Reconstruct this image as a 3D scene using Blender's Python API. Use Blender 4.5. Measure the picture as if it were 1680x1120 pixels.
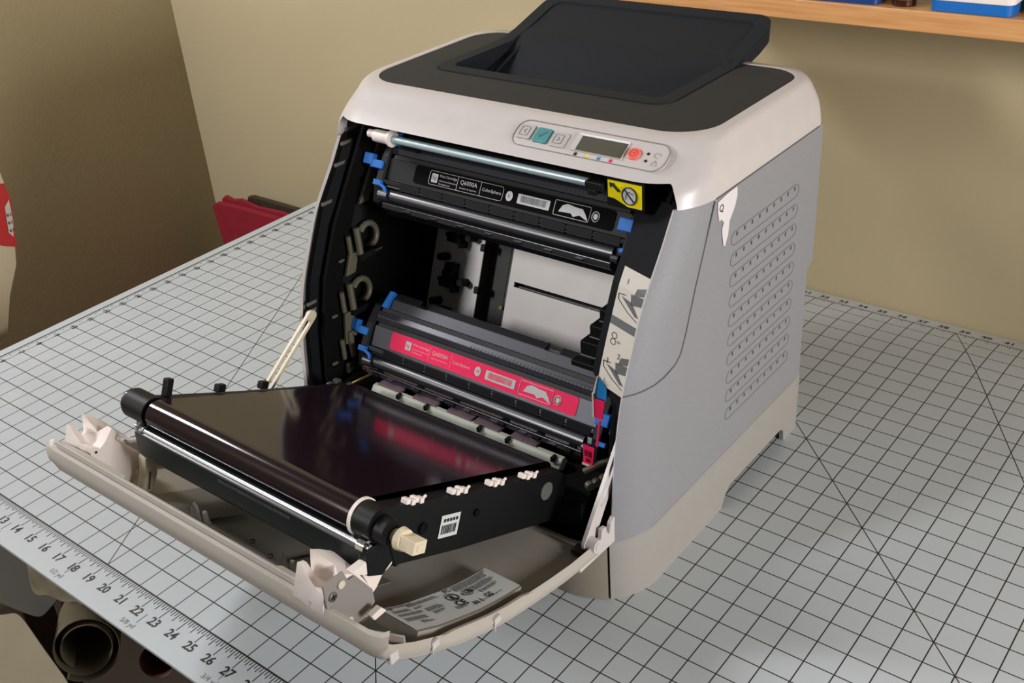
import bpy, bmesh, math, random
from mathutils import Vector, Matrix
random.seed(7)
for o in list(bpy.data.objects): bpy.data.objects.remove(o)
S = bpy.context.scene
COL = S.collection
Z0 = 0.75                      # height of the mat surface above the floor; all coordinates below are relative to the mat
IN = 0.0254

# ------------------------------------------------------------------ camera, world, lights, exposure
cam = bpy.data.cameras.new('camera'); co = bpy.data.objects.new('camera', cam); COL.objects.link(co)
cam.sensor_width = 36; cam.lens = 1767.09 / 1680 * 36; cam.clip_start = 0.01
RX = Vector((0.78622, 0.61416, -0.06841)); DN = Vector((0.26338, -0.43308, -0.86201)); FW = Vector((-0.55906, 0.65970, -0.50225))
M = Matrix((RX, -DN, -FW)).transposed().to_4x4()
M.translation = Vector((1.2972, -0.3457, 0.6674 + Z0)); co.matrix_world = M
S.camera = co
S.view_settings.view_transform = 'Standard'; S.view_settings.look = 'None'
S.view_settings.gamma = 1; S.view_settings.use_curve_mapping = False
S.view_settings.exposure = 0.0
w = bpy.data.worlds.new('world'); S.world = w; w.use_nodes = True
w.node_tree.nodes['Background'].inputs[0].default_value = (0.95, 0.91, 0.87, 1)
w.node_tree.nodes['Background'].inputs[1].default_value = 0.12
def area(name, loc, target, size, power, col):
    l = bpy.data.lights.new(name, 'AREA'); l.energy = power; l.color = col; l.size = size; l.shape = 'SQUARE'
    o = bpy.data.objects.new(name, l); COL.objects.link(o)
    loc = Vector(loc) + Vector((0, 0, Z0)); o.location = loc
    o.rotation_euler = (Vector(target) + Vector((0, 0, Z0)) - loc).to_track_quat('-Z', 'Y').to_euler()
    return o
area('window_daylight', (-0.46, -1.50, 1.35), (0.6, 0.55, 0.1), 0.45, 42, (0.97, 0.97, 1.0))
area('left_window', (-0.48, 0.00, 1.15), (0.80, 0.62, 0.25), 0.28, 21, (0.98, 0.97, 1.0))
area('room_lamp', (2.35, 0.05, 0.60), (0.8, 0.42, 0.15), 0.36, 21, (1.0, 0.97, 0.96))

# ------------------------------------------------------------------ materials
def lin(h):
    h = h.lstrip('#'); c = [int(h[i:i+2], 16) / 255 for i in (0, 2, 4)]
    return tuple((x / 12.92 if x <= .04045 else ((x + .055) / 1.055) ** 2.4) for x in c) + (1,)
MATS = {}
def mat(name, col, rough=.5, metal=0, spec=.5, noise=0, nscale=40, bump=0, bscale=300, coat=0):
    if name in MATS: return MATS[name]
    m = bpy.data.materials.new(name); m.use_nodes = True; nt = m.node_tree; b = nt.nodes['Principled BSDF']
    c = lin(col) if isinstance(col, str) else col
    b.inputs['Base Color'].default_value = c; b.inputs['Roughness'].default_value = rough
    b.inputs['Metallic'].default_value = metal; b.inputs['Specular IOR Level'].default_value = spec
    b.inputs['Coat Weight'].default_value = coat
    tc = nt.nodes.new('ShaderNodeTexCoord')
    if noise:
        n = nt.nodes.new('ShaderNodeTexNoise'); n.inputs['Scale'].default_value = nscale; n.inputs['Detail'].default_value = 5
        nt.links.new(tc.outputs['Object'], n.inputs['Vector'])
        r = nt.nodes.new('ShaderNodeMapRange'); r.inputs[1].default_value = .3; r.inputs[2].default_value = .7
        r.inputs[3].default_value = 1 - noise; r.inputs[4].default_value = 1 + noise
        nt.links.new(n.outputs['Fac'], r.inputs[0])
        v = nt.nodes.new('ShaderNodeHueSaturation'); v.inputs['Color'].default_value = c
        nt.links.new(r.outputs[0], v.inputs['Value']); nt.links.new(v.outputs[0], b.inputs['Base Color'])
    if bump:
        n2 = nt.nodes.new('ShaderNodeTexNoise'); n2.inputs['Scale'].default_value = bscale; n2.inputs['Detail'].default_value = 3
        nt.links.new(tc.outputs['Object'], n2.inputs['Vector'])
        bp = nt.nodes.new('ShaderNodeBump'); bp.inputs['Strength'].default_value = bump; bp.inputs['Distance'].default_value = .001
        nt.links.new(n2.outputs['Fac'], bp.inputs['Height']); nt.links.new(bp.outputs[0], b.inputs['Normal'])
    MATS[name] = m; return m
LIGHT = mat('light_plastic', '#cac3c0', .34, noise=.02, nscale=60, bump=.05, bscale=900)
GREY = mat('grey_plastic', '#8d8d90', .55, noise=.03, nscale=300, bump=.15, bscale=1400)
DARK = mat('charcoal_plastic', '#2c2c2e', .65, spec=.3, noise=.05, nscale=500, bump=.3, bscale=1500)
TRAY = mat('tray_plastic', '#191e25', .65, spec=.25, noise=.05, nscale=500, bump=.3, bscale=1500)
BLACK = mat('black_plastic', '#0c0d0e', .5, spec=.25, noise=.1, nscale=50)
INNER = mat('inner_black_plastic', '#080908', .7, spec=.12, noise=.15, nscale=30)
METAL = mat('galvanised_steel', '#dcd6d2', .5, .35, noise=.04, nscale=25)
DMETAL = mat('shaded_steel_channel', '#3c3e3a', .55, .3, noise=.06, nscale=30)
GREEN = mat('olive_bracket', '#33382b', .6, noise=.1, nscale=30)
CART = mat('toner_plastic', '#0d0e11', .5, spec=.18, noise=.08, nscale=90, bump=.1, bscale=500)
CARTM = mat('toner_glossy_plastic', '#1b1c22', .33, spec=.9, noise=.08, nscale=90)
BELT = mat('transfer_belt_film', '#20151b', .12, spec=.38, noise=.1, nscale=8)
CHROME = mat('chrome', '#dcdcdc', .12, 1)
SHAFT = mat('painted_steel_shaft', '#a9bcc0', .3, .3)
WHITE = mat('white_plastic', '#f0e4dc', .4, noise=.02, nscale=50)
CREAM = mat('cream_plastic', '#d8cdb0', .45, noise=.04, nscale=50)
DCREAM = mat('dark_cream_plastic', '#5f5a48', .5, noise=.08, nscale=50)  # darker tone of the cream plastic
BLUE = mat('blue_plastic', '#2a6fc2', .5, spec=.2, noise=.04)
MAG = mat('magenta_label', '#f0265a', .6, spec=.2, noise=.02)
YEL = mat('yellow_label', '#f0dc05', .4)
PAPER = mat('label_paper', '#cfc8bc', .5)
PAPERW = mat('white_label_paper', '#ccd0d0', .5)
INK = mat('black_ink', '#17171a', .5)
GINK = mat('grey_ink', '#5a5a5c', .5)
WINK = mat('white_ink', '#b8b8b6', .5)
PINK = mat('pale_pink_ink', '#f4a5b4', .5)
CYAN = mat('cyan_ink', '#1e86c8', .45)
TEAL = mat('teal_button', '#4b8f92', .4)
BTN = mat('button_plastic', '#b9b6b1', .45)
CORAL = mat('coral_button', '#f26e60', .4)
LCD = mat('display_glass', '#57574a', .25)
DOORIN = mat('door_inner_plastic', '#9c968c', .5, noise=.03, nscale=40, bump=.08, bscale=700)
SCREWM = mat('screw_steel', '#a9a9a4', .3, .9)
BASE = mat('base_plastic', '#a09b94', .45, noise=.02, nscale=60, bump=.05, bscale=900)
GAP = mat('dark_gap', '#232122', .8)

# ------------------------------------------------------------------ helpers
def mk(name, verts, faces, m, parent=None, smooth=False, origin=None, bevel=0, solid=0, mi=None, auto=None):
    vs = [Vector(v) for v in verts]
    if origin is None:
        lo = Vector([min(v[i] for v in vs) for i in range(3)]); hi = Vector([max(v[i] for v in vs) for i in range(3)])
        origin = (lo + hi) / 2; origin.z = lo.z
    origin = Vector(origin)
    me = bpy.data.meshes.new(name); me.from_pydata([v - origin for v in vs], [], faces); me.validate()
    for k in (m if isinstance(m, (list, tuple)) else [m]): me.materials.append(k)
    if mi:
        for p, i in zip(me.polygons, mi): p.material_index = i
    bm = bmesh.new(); bm.from_mesh(me); bmesh.ops.remove_doubles(bm, verts=bm.verts, dist=1e-6)
    bmesh.ops.recalc_face_normals(bm, faces=bm.faces)
    bm.to_mesh(me); bm.free()
    if smooth:
        for p in me.polygons: p.use_smooth = True
        try: me.set_sharp_from_angle(angle=math.radians(auto or 35))
        except Exception: pass
    o = bpy.data.objects.new(name, me); COL.objects.link(o)
    wloc = origin + Vector((0, 0, Z0)); o.location = wloc
    if parent:
        o.parent = parent
        pl = parent['wl']; o.location = wloc - Vector(pl)
    o['wl'] = list(wloc)
    if solid:
        s = o.modifiers.new('thickness', 'SOLIDIFY'); s.thickness = solid; s.offset = -1
    if bevel:
        b = o.modifiers.new('bevel', 'BEVEL'); b.width = bevel; b.segments = 2; b.limit_method = 'ANGLE'
    return o
def thing(name, label, cat, loc, group=None):
    o = bpy.data.objects.new(name, None); COL.objects.link(o); o.empty_display_size = .05
    wl = Vector(loc) + Vector((0, 0, Z0)); o.location = wl; o['wl'] = list(wl)
    o['label'] = label; o['category'] = cat
    if group: o['group'] = group
    return o
def tag(o, label, cat=None, group=None):
    o['label'] = label
    if cat: o['category'] = cat
    if group: o['group'] = group
    return o
def V(*a): return Vector(a)
class G:
    """geometry accumulator"""
    def __init__(s): s.v = []; s.f = []; s.mi = []
    def add(s, v, f, mi=0):
        k = len(s.v); s.v += [Vector(x) for x in v]; s.f += [tuple(i + k for i in q) for q in f]; s.mi += [mi] * len(f); return s
    def box(s, c, d, ax=None, mi=0):
        ax = ax or (V(1, 0, 0), V(0, 1, 0), V(0, 0, 1)); c = Vector(c)
        vs = [c + ax[0] * (i * d[0] / 2) + ax[1] * (j * d[1] / 2) + ax[2] * (k * d[2] / 2) for i in (-1, 1) for j in (-1, 1) for k in (-1, 1)]
        return s.add(vs, [(0, 1, 3, 2), (4, 6, 7, 5), (0, 4, 5, 1), (2, 3, 7, 6), (0, 2, 6, 4), (1, 5, 7, 3)], mi)
    def bb(s, x0, x1, y0, y1, z0, z1, mi=0):
        return s.box(((x0+x1)/2, (y0+y1)/2, (z0+z1)/2), (abs(x1-x0), abs(y1-y0), abs(z1-z0)), None, mi)
    def cyl(s, a, b, r, r2=None, n=20, mi=0, cap=True):
        a = Vector(a); b = Vector(b); r2 = r if r2 is None else r2; d = (b - a).normalized()
        u = d.orthogonal().normalized(); w_ = d.cross(u)
        vs = []
        for p, rr in ((a, r), (b, r2)):
            vs += [p + u * math.cos(2*math.pi*i/n) * rr + w_ * math.sin(2*math.pi*i/n) * rr for i in range(n)]
        fs = [(i, (i+1) % n, n + (i+1) % n, n + i) for i in range(n)]
        if cap: fs += [tuple(range(n)), tuple(range(2*n-1, n-1, -1))]
        return s.add(vs, fs, mi)
    def tube(s, pts, r, n=8, mi=0):
        pts = [Vector(p) for p in pts]; vs = []; up = None
        for i, p in enumerate(pts):
            t = (pts[min(i+1, len(pts)-1)] - pts[max(i-1, 0)]).normalized()
            u = t.orthogonal().normalized() if up is None else (up - t * up.dot(t)).normalized()
            up = u; q = t.cross(u); rr = r[i] if isinstance(r, list) else r
            vs += [p + (u * math.cos(2*math.pi*k/n) + q * math.sin(2*math.pi*k/n)) * rr for k in range(n)]
        fs = [(i*n+k, i*n+(k+1) % n, (i+1)*n+(k+1) % n, (i+1)*n+k) for i in range(len(pts)-1) for k in range(n)]
        fs += [tuple(range(n)), tuple(range(len(vs)-1, len(vs)-n-1, -1))]
        return s.add(vs, fs, mi)
    def prism(s, poly, o, u, v, w_, t, mi=0):
        """polygon (list of 2d) in plane o,u,v extruded by t along w_"""
        o = Vector(o); n = len(poly)
        vs = [o + u * a + v * b for a, b in poly] + [o + u * a + v * b + w_ * t for a, b in poly]
        fs = [tuple(range(n)), tuple(range(2*n-1, n-1, -1))] + [(i, (i+1) % n, n + (i+1) % n, n + i) for i in range(n)]
        return s.add(vs, fs, mi)
    def quad(s, o, u, v, a0, a1, b0, b1, mi=0):
        o = Vector(o); return s.add([o+u*a0+v*b0, o+u*a1+v*b0, o+u*a1+v*b1, o+u*a0+v*b1], [(0, 1, 2, 3)], mi)
    def text(s, txt, o, u, v, size, mi=0, align='L', bold=False, sx=1):
        o = Vector(o); x = 0; tot = []
        vs, fs, wd = textmesh(txt, bold)
        off = {'L': 0, 'C': -wd / 2, 'R': -wd}[align]
        s.add([o + u * ((p[0] + off) * size * sx) + v * (p[1] * size) for p in vs], fs, mi)
        return s
    def grid(s, rows, mi=0, closed=False):
        n = len(rows[0]); vs = [p for r in rows for p in r]
        fs = [(i*n+k, i*n+(k+1) % n, (i+1)*n+(k+1) % n, (i+1)*n+k) for i in range(len(rows)-1) for k in range(n if closed else n-1)]
        return s.add(vs, fs, mi)
    def make(s, name, m, parent=None, **kw):
        return mk(name, s.v, s.f, m, parent, mi=s.mi, **kw)
_tc = {}
def textmesh(t, bold=False):
    key = (t, bold)
    if key in _tc: return _tc[key]
    c = bpy.data.curves.new('lettering', 'FONT'); c.body = t; c.offset = .022 if bold else 0; c.size = 1; c.resolution_u = 2
    o = bpy.data.objects.new('lettering', c); COL.objects.link(o)
    dg = bpy.context.evaluated_depsgraph_get(); me = bpy.data.meshes.new_from_object(o.evaluated_get(dg))
    vs = [tuple(v.co) for v in me.vertices]; fs = [tuple(p.vertices) for p in me.polygons]
    bpy.data.objects.remove(o); bpy.data.curves.remove(c); bpy.data.meshes.remove(me)
    wd = max([v[0] for v in vs] or [0]); _tc[key] = (vs, fs, wd); return _tc[key]
X, Y, Z = V(1, 0, 0), V(0, 1, 0), V(0, 0, 1)
def interp(tab, t):
    if t <= tab[0][0]: return tab[0][1]
    for (a, va), (b, vb) in zip(tab, tab[1:]):
        if t <= b: return va + (vb - va) * (t - a) / (b - a)
    return tab[-1][1]
def smooth_interp(tab, t):
    """Catmull-Rom through the table, so shells have no creases"""
    n = len(tab); t = min(max(t, tab[0][0]), tab[-1][0]); i = 0
    while i < n-2 and t > tab[i+1][0]: i += 1
    (x0, y0), (x1, y1) = tab[i], tab[i+1]; h = x1 - x0
    m0 = (y1-y0)/h if i == 0 else .5*((y1-y0)/h + (y0-tab[i-1][1])/(x0-tab[i-1][0]))
    m1 = (y1-y0)/h if i == n-2 else .5*((y1-y0)/h + (tab[i+2][1]-y1)/(tab[i+2][0]-x1))
    u = (t-x0)/h; return (2*u**3-3*u*u+1)*y0 + (u**3-2*u*u+u)*h*m0 + (3*u*u-2*u**3)*y1 + (u**3-u*u)*h*m1
def arc(cx, cy, r, a0, a1, n, r2=None):
    r2 = r if r2 is None else r2
    return [(cx + r * math.cos(math.radians(a0 + (a1-a0)*i/n)), cy + r2 * math.sin(math.radians(a0 + (a1-a0)*i/n))) for i in range(n+1)]
def rrect(x0, x1, y0, y1, r, n=5):
    return arc(x1-r, y0+r, r, -90, 0, n) + arc(x1-r, y1-r, r, 0, 90, n) + arc(x0+r, y1-r, r, 90, 180, n) + arc(x0+r, y0+r, r, 180, 270, n)
#BODY
# ------------------------------------------------------------------ room
WALL = mat('tan_wall_paint', '#b4a582', .75, noise=.04, nscale=3, bump=.25, bscale=160)
FLOORM = mat('dark_brown_floor', '#35291f', .6, noise=.2, nscale=6)
def struct(o): o['kind'] = 'structure'; return o
struct(G().bb(-.62, 2.6, .868, .968, -.75, 1.85).make('wall_back', WALL))
struct(G().bb(-.62, -.50, -2.6, .868, -.75, 1.85).make('wall_left', WALL))
struct(G().bb(-.62, 2.6, -2.6, .968, -.80, -.75).make('floor', FLOORM))

# ------------------------------------------------------------------ table under the mat
TB = mat('dark_table_laminate', '#3a2c22', .5, noise=.1, nscale=20)
tb = thing('table', 'dark table standing under the white gridded cutting mat', 'table', (.95, .36, -.75))
G().bb(.02, 1.88, .0, .72, -.032, -.0035).make('tabletop', TB, tb, bevel=.003)
for (x, y) in ((.1, .05), (1.8, .05), (.1, .67), (1.8, .67)):
    G().bb(x-.02, x+.02, y-.02, y+.02, -.75, -.032).make('leg', TB, tb, bevel=.002)

# ------------------------------------------------------------------ cutting mat
m = bpy.data.materials.new('mat_grid'); m.use_nodes = True; nt = m.node_tree; L = nt.links.new; bs = nt.nodes['Principled BSDF']
tc = nt.nodes.new('ShaderNodeTexCoord'); sx = nt.nodes.new('ShaderNodeSeparateXYZ'); L(tc.outputs['Object'], sx.inputs[0])
def mth(op, a, b=None, c=None):
    n = nt.nodes.new('ShaderNodeMath'); n.operation = op
    for i, q in enumerate((a, b, c)):
        if q is None: continue
        if isinstance(q, (int, float)): n.inputs[i].default_value = q
        else: L(q, n.inputs[i])
    return n.outputs[0]
xi = mth('DIVIDE', sx.outputs[0], IN); yi = mth('DIVIDE', sx.outputs[1], IN)
def near(v, wd):
    f = mth('ABSOLUTE', mth('SUBTRACT', mth('FRACT', mth('ADD', v, .5)), .5)); return mth('LESS_THAN', f, wd)
def between(v, a, b): return mth('MULTIPLY', mth('GREATER_THAN', v, a), mth('LESS_THAN', v, b))
iny = between(yi, -.03, 33.03); inx = between(xi, .9, 60)
lx = mth('MULTIPLY', near(xi, .022), mth('MULTIPLY', inx, iny)); ly = mth('MULTIPLY', near(yi, .022), mth('MULTIPLY', inx, iny))
ln = mth('MAXIMUM', lx, ly)
def diag(a, b, c, lo, hi):     # a x + b y = c, for y between lo and hi
    global ln
    k = math.hypot(a, b); d = mth('ABSOLUTE', mth('DIVIDE', mth('SUBTRACT', mth('ADD', mth('MULTIPLY', xi, a), mth('MULTIPLY', yi, b)), c), k))
    ln = mth('MAXIMUM', ln, mth('MULTIPLY', mth('LESS_THAN', d, .021), between(yi, lo, hi)))
diag(1, 1, 58, 0, 33); diag(1, 1, 33, 0, 33); diag(1.7321, 1, 33 + 1.7321*39, 0, 33); diag(1.7321, 1, 1.7321*19, 0, 30)
nz = nt.nodes.new('ShaderNodeTexNoise'); nz.inputs['Scale'].default_value = 9; nz.inputs['Detail'].default_value = 6; L(tc.outputs['Object'], nz.inputs['Vector'])
cr = nt.nodes.new('ShaderNodeMix'); cr.data_type = 'RGBA'; L(nz.outputs['Fac'], cr.inputs[0]); cr.inputs[6].default_value = lin('#b0b7ba'); cr.inputs[7].default_value = lin('#b9bfc1')
mx = nt.nodes.new('ShaderNodeMix'); mx.data_type = 'RGBA'; L(ln, mx.inputs[0]); L(cr.outputs[2], mx.inputs[6]); mx.inputs[7].default_value = lin('#24241f')
L(mx.outputs[2], bs.inputs['Base Color']); bs.inputs['Roughness'].default_value = .38
def droop(y):
    yy = y / IN; return -.023 * IN * max(0, yy - 29) ** 2
xs = [-.15*IN + i * (60.3*IN) / 12 for i in range(13)]
ys = [-1.69*IN, 10*IN, 20*IN, 28*IN] + [(29 + .25*k)*IN for k in range(21)]
g = G()
top = [[V(x, y, droop(y)) for x in xs] for y in ys]; bot = [[p + V(0, 0, -.003) for p in r] for r in top]
g.grid(top); g.grid(bot)
for r0, r1 in ((top[0], bot[0]), (top[-1], bot[-1])): g.grid([r0, r1])
g.grid([[r[0] for r in top], [r[0] for r in bot]]); g.grid([[r[-1] for r in top], [r[-1] for r in bot]])
cm = g.make('cutting_mat', m, origin=(0, 0, 0))
tag(cm, 'large translucent white cutting mat with black inch grid and numbered edges covering the table', 'cutting mat')
MI = mat('mat_ink', '#22221f', .5); MG = mat('mat_grey_ink', '#77777a', .5)
g = G(); e = .00025
for k in range(0, 59*8):                                     # front ruler ticks
    L8 = .62 if k % 8 == 0 else (.42 if k % 4 == 0 else (.3 if k % 2 == 0 else .22)); x = k/8
    if x < .5: continue
    g.quad((0, 0, e), X, Y, (x-.014)*IN, (x+.014)*IN, -L8*IN, 0)
g.quad((0, 0, e), X, Y, .5*IN, 59*IN, -.03*IN, .03*IN)
g.make('ruler_ticks', MI, cm)['kind'] = 'stuff'
for n in range(1, 40): G().text(str(n), V(n*IN + .02*IN, -.99*IN, e), X, Y, .50*IN, align='C', bold=True).make('printed_number', MI, cm)
for k, t in ((9, '1/4 yd'), (13.5, '3/8 yd'), (18, '1/2 yd'), (22.5, '5/8 yd'), (27, '3/4 yd'), (31.5, '7/8 yd'), (36, '1 yd')):
    g = G(); g.text(t, V((k-.25)*IN, -1.47*IN, e), X, Y, .3*IN, align='C'); g.quad((0, 0, e), X, Y, (k-.015)*IN, (k+.015)*IN, -1.2*IN, -.72*IN)
    g.make('yard_mark', MG, cm)
g = G()
for k in range(0, 33*8):                                     # left ruler
    L8 = .42 if k % 8 == 0 else (.34 if k % 4 == 0 else .2); y = k/8
    g.quad((0, 0, droop(y*IN)+e), X, Y, .45*IN, (.45+L8)*IN, (y-.014)*IN, (y+.014)*IN)
g.quad((0, 0, e), X, Y, .42*IN, .48*IN, 0, 28*IN)
for n in range(1, 32): g.text(str(n), V(.98*IN, (n-.16)*IN, droop(n*IN)+e), X, Y, .42*IN, align='C', bold=True)
for k in range(20*8, 59*8):                                  # back ruler
    L8 = .34 if k % 8 == 0 else (.3 if k % 4 == 0 else .18); x = k/8
    g.add([V(a*IN, b*IN, droop(b*IN)+e) for a, b in ((x-.014, 33), (x+.014, 33), (x+.014, 33-L8), (x-.014, 33-L8))], [(0, 1, 2, 3)])
for n in range(20, 58):
    s0 = droop(33.3*IN); s1 = droop(33.8*IN)
    vv = V(0, .5*IN, s1 - s0).normalized()
    g.text(str(n), V(n*IN+.3*IN, 33.25*IN, s0+.0005), X, vv, .5*IN, align='C', bold=True)
g.make('edge_rulers', MI, cm)['kind'] = 'stuff'

# ------------------------------------------------------------------ printer body
P = thing('laser_printer', 'light grey colour laser printer with its front door folded down, on the cutting mat', 'printer', (.716, .39, 0))
FY = [(0, .214), (.063, .210), (.09, .211), (.15, .218), (.198, .230), (.225, .242), (.265, .262), (.305, .292), (.318, .3005), (.33, .3090), (.3375, .3140), (.3420, .3180), (.3455, .3226), (.3495, .3283), (.353, .3335), (.36, .3450), (.364, .3515), (.3675, .3572), (.3693, .3615), (.37, .3645)]
HW = [(0, .204), (.30, .204), (.327, .204), (.345, .2028), (.36, .199), (.3675, .197), (.37, .1945)]
CX = [(0, .716), (.30, .716), (.33, .7155), (.35, .7135), (.37, .711)]
RR = [(0, .06), (.28, .060), (.327, .0585), (.345, .052), (.36, .046), (.37, .042)]
RB = [(0, .026), (.063, .026), (.10, .010), (.327, .012), (.35, .022), (.37, .034)]
RY = [(0, .566), (.327, .566), (.345, .572), (.36, .575), (.37, .574)]
def outline(z, off=0, n=48):
    """closed plan outline of the body at height z: rear-left, left side, front, right side, rear"""
    cx, hw, fy, ry, r = smooth_interp(CX, z), smooth_interp(HW, z) + off, smooth_interp(FY, z) - off, smooth_interp(RY, z) + off, smooth_interp(RR, z)
    rb = interp(RB, z); pts = []
    pts += arc(cx-hw+rb, ry-rb, rb, 90, 180, 6)
    pts += arc(cx-hw+r, fy+r, r, 180, 270, n)
    pts += [(cx - (hw-r) + 2*(hw-r)*i/16, fy) for i in range(1, 16)]
    pts += arc(cx+hw-r, fy+r, r, 270, 360, n)
    pts += arc(cx+hw-rb, ry-rb, rb, 0, 90, 6)
    return pts
# top shell
N = len(outline(.35))
def zb(i):
    x, y = outline(.335)[i]
    d = abs(x - .716)
    if y > .40: return .327
    return .327 + (.3455 - .327) * (1 - min(1, max(0, (d - .1795) / .0095)) ** 1.7)
fr = [0, .08, .16, .24, .32, .4, .48, .56, .64, .72, .8, .86, .91, .95, .985, 1]
rows = []
for f_ in fr:
    r = []
    for i in range(N):
        z = zb(i) + (.37 - zb(i)) * f_; x, y = outline(z)[i]; r.append(V(x, y, z))
    rows.append(r)
inner = [V(.711 + (p.x-.711)*(1 - .0075/.195), .47 + (p.y-.47)*(1 - .0075/.105), .3702) for p in rows[-1]]
low = [V(.716 + (p.x-.716)*.985, .45 + (p.y-.45)*.968, p.z) for p in rows[0]]
low2 = [V(.716 + (p.x-.716)*.975, .45 + (p.y-.45)*.93, p.z + .0035) for p in rows[0]]
g = G(); g.grid([low2, low] + rows + [inner, [p + V(0, 0, -.004) for p in inner]], closed=True)
g.make('top_shell', LIGHT, P, smooth=True, auto=75)
# charcoal top panel around the output tray
k2 = [V(.711 + (p.x-.711)*(1 - .0008/.187), .47 + (p.y-.47)*(1 - .0008/.098), .3697) for p in inner]
def hole(t, x0, x1, y0, y1, r):
    """rounded rect with same point count / order as outline()"""
    n = 48; pts = arc(x0+.006, y1-.006, .006, 90, 180, 6) + arc(x0+r, y0+r, r, 180, 270, n)
    pts += [(x0+r + (x1-x0-2*r)*i/16, y0) for i in range(1, 16)] + arc(x1-r, y0+r, r, 270, 360, n) + arc(x1-.006, y1-.006, .006, 0, 90, 6)
    return [V(a, b, t) for a, b in pts]
g = G(); h1 = hole(.3697, .5628, .8352, .4258, .5655, .022)
mid = [(a + b) / 2 for a, b in zip(k2, h1)]
g.grid([[p + V(0, 0, -.002) for p in k2], k2, mid, h1, [p + V(0, 0, -.006) for p in h1]], closed=True)
g.make('top_panel', DARK, P)
# output tray: flat front rim, rear half rising as a lid, ramp inside
def zr(y): return .3705 + max(0, y - .548) * .30
def loopz(x0, x1, y0, y1, r, dz=0):
    pts = rrect(x0, x1, y0, y1, r, 6); out = []
    for i, p in enumerate(pts):
        q = pts[(i+1) % len(pts)]; out.append(p)
        if abs(p[1]-q[1]) > .05:
            for t in (.15, .3, .45, .6, .75, .9): out.append((p[0], p[1] + (q[1]-p[1])*t))
    return [V(a, b, zr(b) + dz) for a, b in out]
def skirt(p): return p + V(0, -.002 if p.y > .6 else 0, -.004 if p.y < .55 else -.004 - .012*min(1, (p.y-.55)/.03))
o1 = loopz(.5638, .8342, .4268, .637, .02); i1 = loopz(.5785, .8195, .443, .624, .010)
g = G(); g.grid([[skirt(p) for p in o1], o1, i1, [p + V(0, 0, -.003) if p.y > .58 else p + V(0, .002, -.045 + .042*max(0, (p.y-.46)/.12)) for p in i1]], closed=True)
g.make('output_tray', TRAY, P, smooth=True, auto=30)
tr = [p for p in P.children if p.name.startswith('output_tray')][0]
def zramp(y): return interp([(.43, .325), (.46, .328), (.52, .356), (.556, .3735), (.58, .3785), (.62, .3905), (.635, .395)], y)
rw = [[V(.572 + .254*j/4, y, zramp(y)) for j in range(5)] for y in [.436 + .19*i/14 for i in range(15)]]
G().grid(rw).make('tray_ramp', TRAY, tr, smooth=True)
G().tube([(.600, .443, .345), (.597, .475, .348), (.590, .53, .362), (.584, .60, .3835)], .0012).make('ramp_edge', TRAY, tr)
# control panel
CP = V(.716, .322, .3455); CS = V(0, .851, .526).normalized(); CN = V(0, -.526, .851).normalized()
def cpl(x, t, h=0): return V(x, CP.y, CP.z) + CS * t + CN * h
ol = [(a, b) for a, b in rrect(.737, .886, .0125, .0385, .010, 6)]
cpm = G().prism(ol, V(0, CP.y, CP.z) - CN*.002, X, CS, CN, .0028).make('control_panel', LIGHT, P, bevel=.0006)
g = G(); lp = [cpl(a, b, .0009) for a, b in rrect(.7365, .8865, .012, .039, .0104, 6)]; g.tube(lp + [lp[0]], .0004, 6)
g.make('panel_groove', mat('groove_grey', '#8d857c', .6), cpm)
for (a, b, t0, t1, mm, sym, lab) in ((.740, .7545, .0185, .0335, BTN, '<', 'light grey left button'), (.758, .7725, .0175, .0325, TEAL, 'v', 'teal tick button'), (.776, .7905, .0165, .0315, BTN, '>', 'light grey right button')):
    bt = G().prism(rrect(a, b, t0, t1, .0016, 3), V(0, CP.y, CP.z), X, CS, CN, .0026).make('button', mm, cpm, bevel=.0006); bt['label'] = lab
    g = G()
    if sym == 'v': g.tube([cpl(a+.004, (t0+t1)/2+.0005, .0027), cpl(a+.0062, (t0+t1)/2-.0025, .0027), cpl(a+.0115, (t0+t1)/2+.004, .0027)], .0004, 5)
    else:
        s_ = 1 if sym == '<' else -1; c_ = (a+b)/2
        lp = [cpl(p, q, .0027) for p, q in rrect(a+.003, b-.003, t0+.003, t1-.003, .001, 2)]; g.tube(lp+[lp[0]], .00025, 5)
        g.tube([cpl(c_+.0012*s_, (t0+t1)/2+.002, .0027), cpl(c_-.001*s_, (t0+t1)/2, .0027), cpl(c_+.0012*s_, (t0+t1)/2-.002, .0027)], .0003, 5)
    g.make('button_symbol', GINK, cpm)
g = G(); d0, d1, e0, e1 = .798, .848, .0165, .0345     # display bezel, sunken glass
ob = [(d0, e0), (d1, e0), (d1, e1), (d0, e1)]; ib = [(d0+.0045, e0+.0015), (d1-.001, e0+.0015), (d1-.001, e1-.0015), (d0+.0045, e1-.0015)]
g.grid([[cpl(a, b, .0008) for a, b in ob], [cpl(a, b, .0022) for a, b in ob], [cpl(a, b, .0012) for a, b in ib]], closed=True)
g.make('display_bezel', LIGHT, cpm)
g = G(); g.add([cpl(a, b, .00125) for a, b in ib], [(0, 1, 2, 3)]); g.make('display', LCD, cpm)
for x, mm in ((.805, INK), (.8165, YEL), (.828, CYAN), (.8395, MAG)):
    G().prism(rrect(x-.0014, x+.0014, .0128, .0156, .0003, 2), V(0, CP.y, CP.z)+CN*.0007, X, CS, CN, .0004).make('colour_square', mm, cpm)
sb = G().cyl(cpl(.8565, .0245, 0), cpl(.8565, .0245, .0028), .0056, n=28).make('stop_button', CORAL, cpm, bevel=.0006); sb['label'] = 'round coral stop button'
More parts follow.
